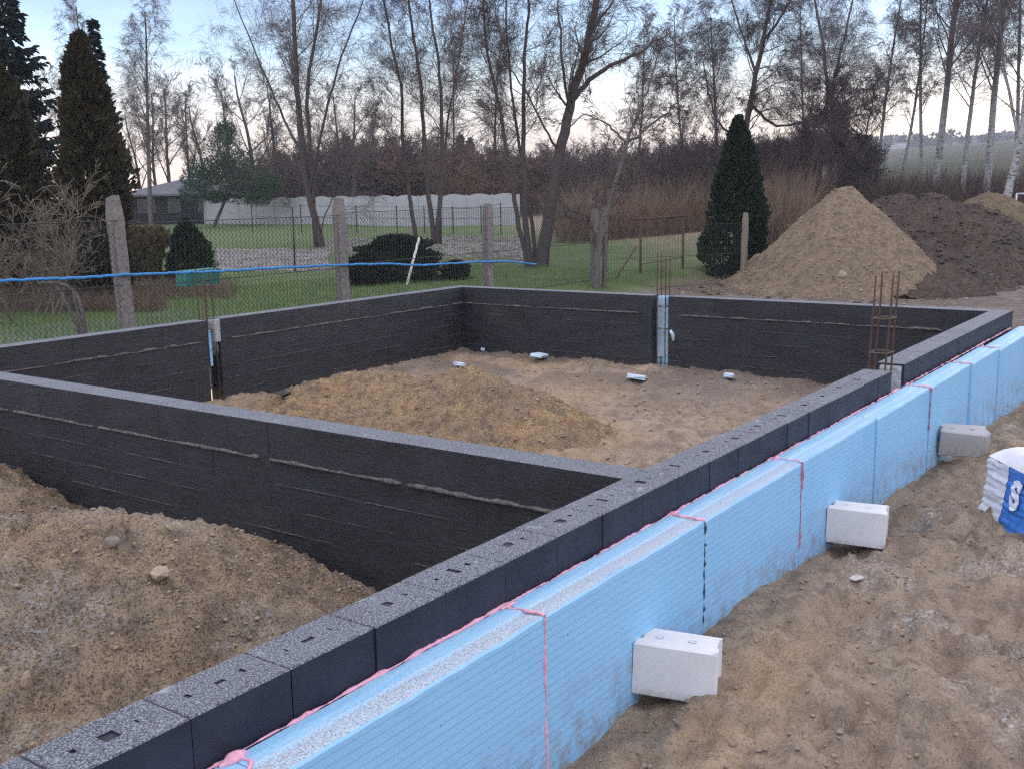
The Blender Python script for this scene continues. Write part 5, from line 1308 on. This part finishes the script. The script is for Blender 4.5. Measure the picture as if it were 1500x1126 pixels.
house('garden_house', 'low grey-roofed house with dark walls behind the wavy concrete fence', hp_(262, 290, 84), face, 8.5, 7, 2.35, 1.15, M_DARKWALL, M_ROOF, [(-2.6, 1.0, 1.4, 1.1), (-.4, 1.0, 1.0, 1.1), (2.2, 1.0, 1.4, 1.1)], True, .6)
house('gable_house', 'narrow pale blue gable end showing beside the bushy pine', hp_(390, 290, 96), face+PI/2, 5, 2.6, 2.6, 2.0, M_PALEWALL, M_FARROOF, [], False, .2)
t = bpy.data.objects['gable_house']
mb = MB(); mb.box((2.504, 1.0, 1.7), (2.56, 1.55, 2.5)); f = kid('window', mb.mesh('window'), M_PANE, t)
GH = 'houses on the far hilltop'
for (u, v, d, w, dp_, hw, hr, lab, k) in [(1172, 214, 690, 9, 8, 3.0, 3.0, 'far pale house on the hilltop nearest the tangled birch', 0), (1222, 216, 680, 10, 9, 3.2, 3.5, 'small far house on the hilltop between tangled birch and first slim birch', 0),
        (1298, 218, 680, 10, 8, 3.0, 3.4, 'far hilltop house between the first two slim birches', 0), (1327, 220, 660, 7, 8, 3.6, 4.0, 'far white gabled house on the hilltop by the second slim birch', 1),
        (1384, 220, 690, 10, 8, 2.6, 3.0, 'far hilltop house just past the thickest birch', 0), (1424, 218, 690, 34, 9, 3.2, 1.5, 'long low white building on the far hilltop', 2), (1474, 220, 680, 9, 8, 3, 2.5, 'far hilltop house past the long low building', 0)]:
    p = hp_(u, v, d); house('far_house', lab, p, face + (PI/2 if k == 1 else rng.uniform(-.3, .3)), w, dp_, hw, hr, M_FARWALL, M_FARROOF if k < 2 else M_ROOF, [(-w*.25, 1.0, 1.3, 1.3), (w*.2, 1.0, 1.3, 1.3)], False, .4, GH)
# skyline wood on the hill: rounded far trees as one mass
w = []; r = np.random.default_rng(77); V, Fc = [], []
for i in range(330):
    u = r.uniform(700, 1650); d = r.uniform(670, 860); p = hp_(u, 220, d); H = r.uniform(3.5, 11); Rr = r.uniform(3, 7)
    for k in range(46):
        c = p + np.array([r.normal(0, Rr*.5), r.normal(0, Rr*.5), H*r.random()**.7]); a = nrm(r.normal(0, 1, 3))*r.uniform(.8, 1.8); e = nrm(np.cross(a, r.normal(0, 1, 3)))*r.uniform(.6, 1.3)
        b = len(V); V += [c-a, c+e, c+a, c-e]; Fc.append((b, b+1, b+2, b+3))
tag(link_mesh('far_wood', mesh_from('far_wood', V, Fc), foliage_mat('far_wood_leaves', (.035, .035, .035), (.05, .048, .042), (.03, .045, .035))), kind='stuff')

# ------------------------------------------------------------------ the evening air
hz = bpy.data.materials.new('haze'); hz.use_nodes = True; ht = hz.node_tree; ht.nodes.clear()
ho = ht.nodes.new('ShaderNodeOutputMaterial'); hv = ht.nodes.new('ShaderNodeVolumePrincipled'); hv.inputs['Color'].default_value = (.86, .90, .98, 1); hv.inputs['Density'].default_value = .0006; hv.inputs['Anisotropy'].default_value = .2
ht.links.new(hv.outputs[0], ho.inputs['Volume'])
mb = MB(); mb.box((-160, -510, -3.2), (1510, 1310, 62))
tag(link_mesh('haze', mb.mesh('haze'), hz), kind='stuff')
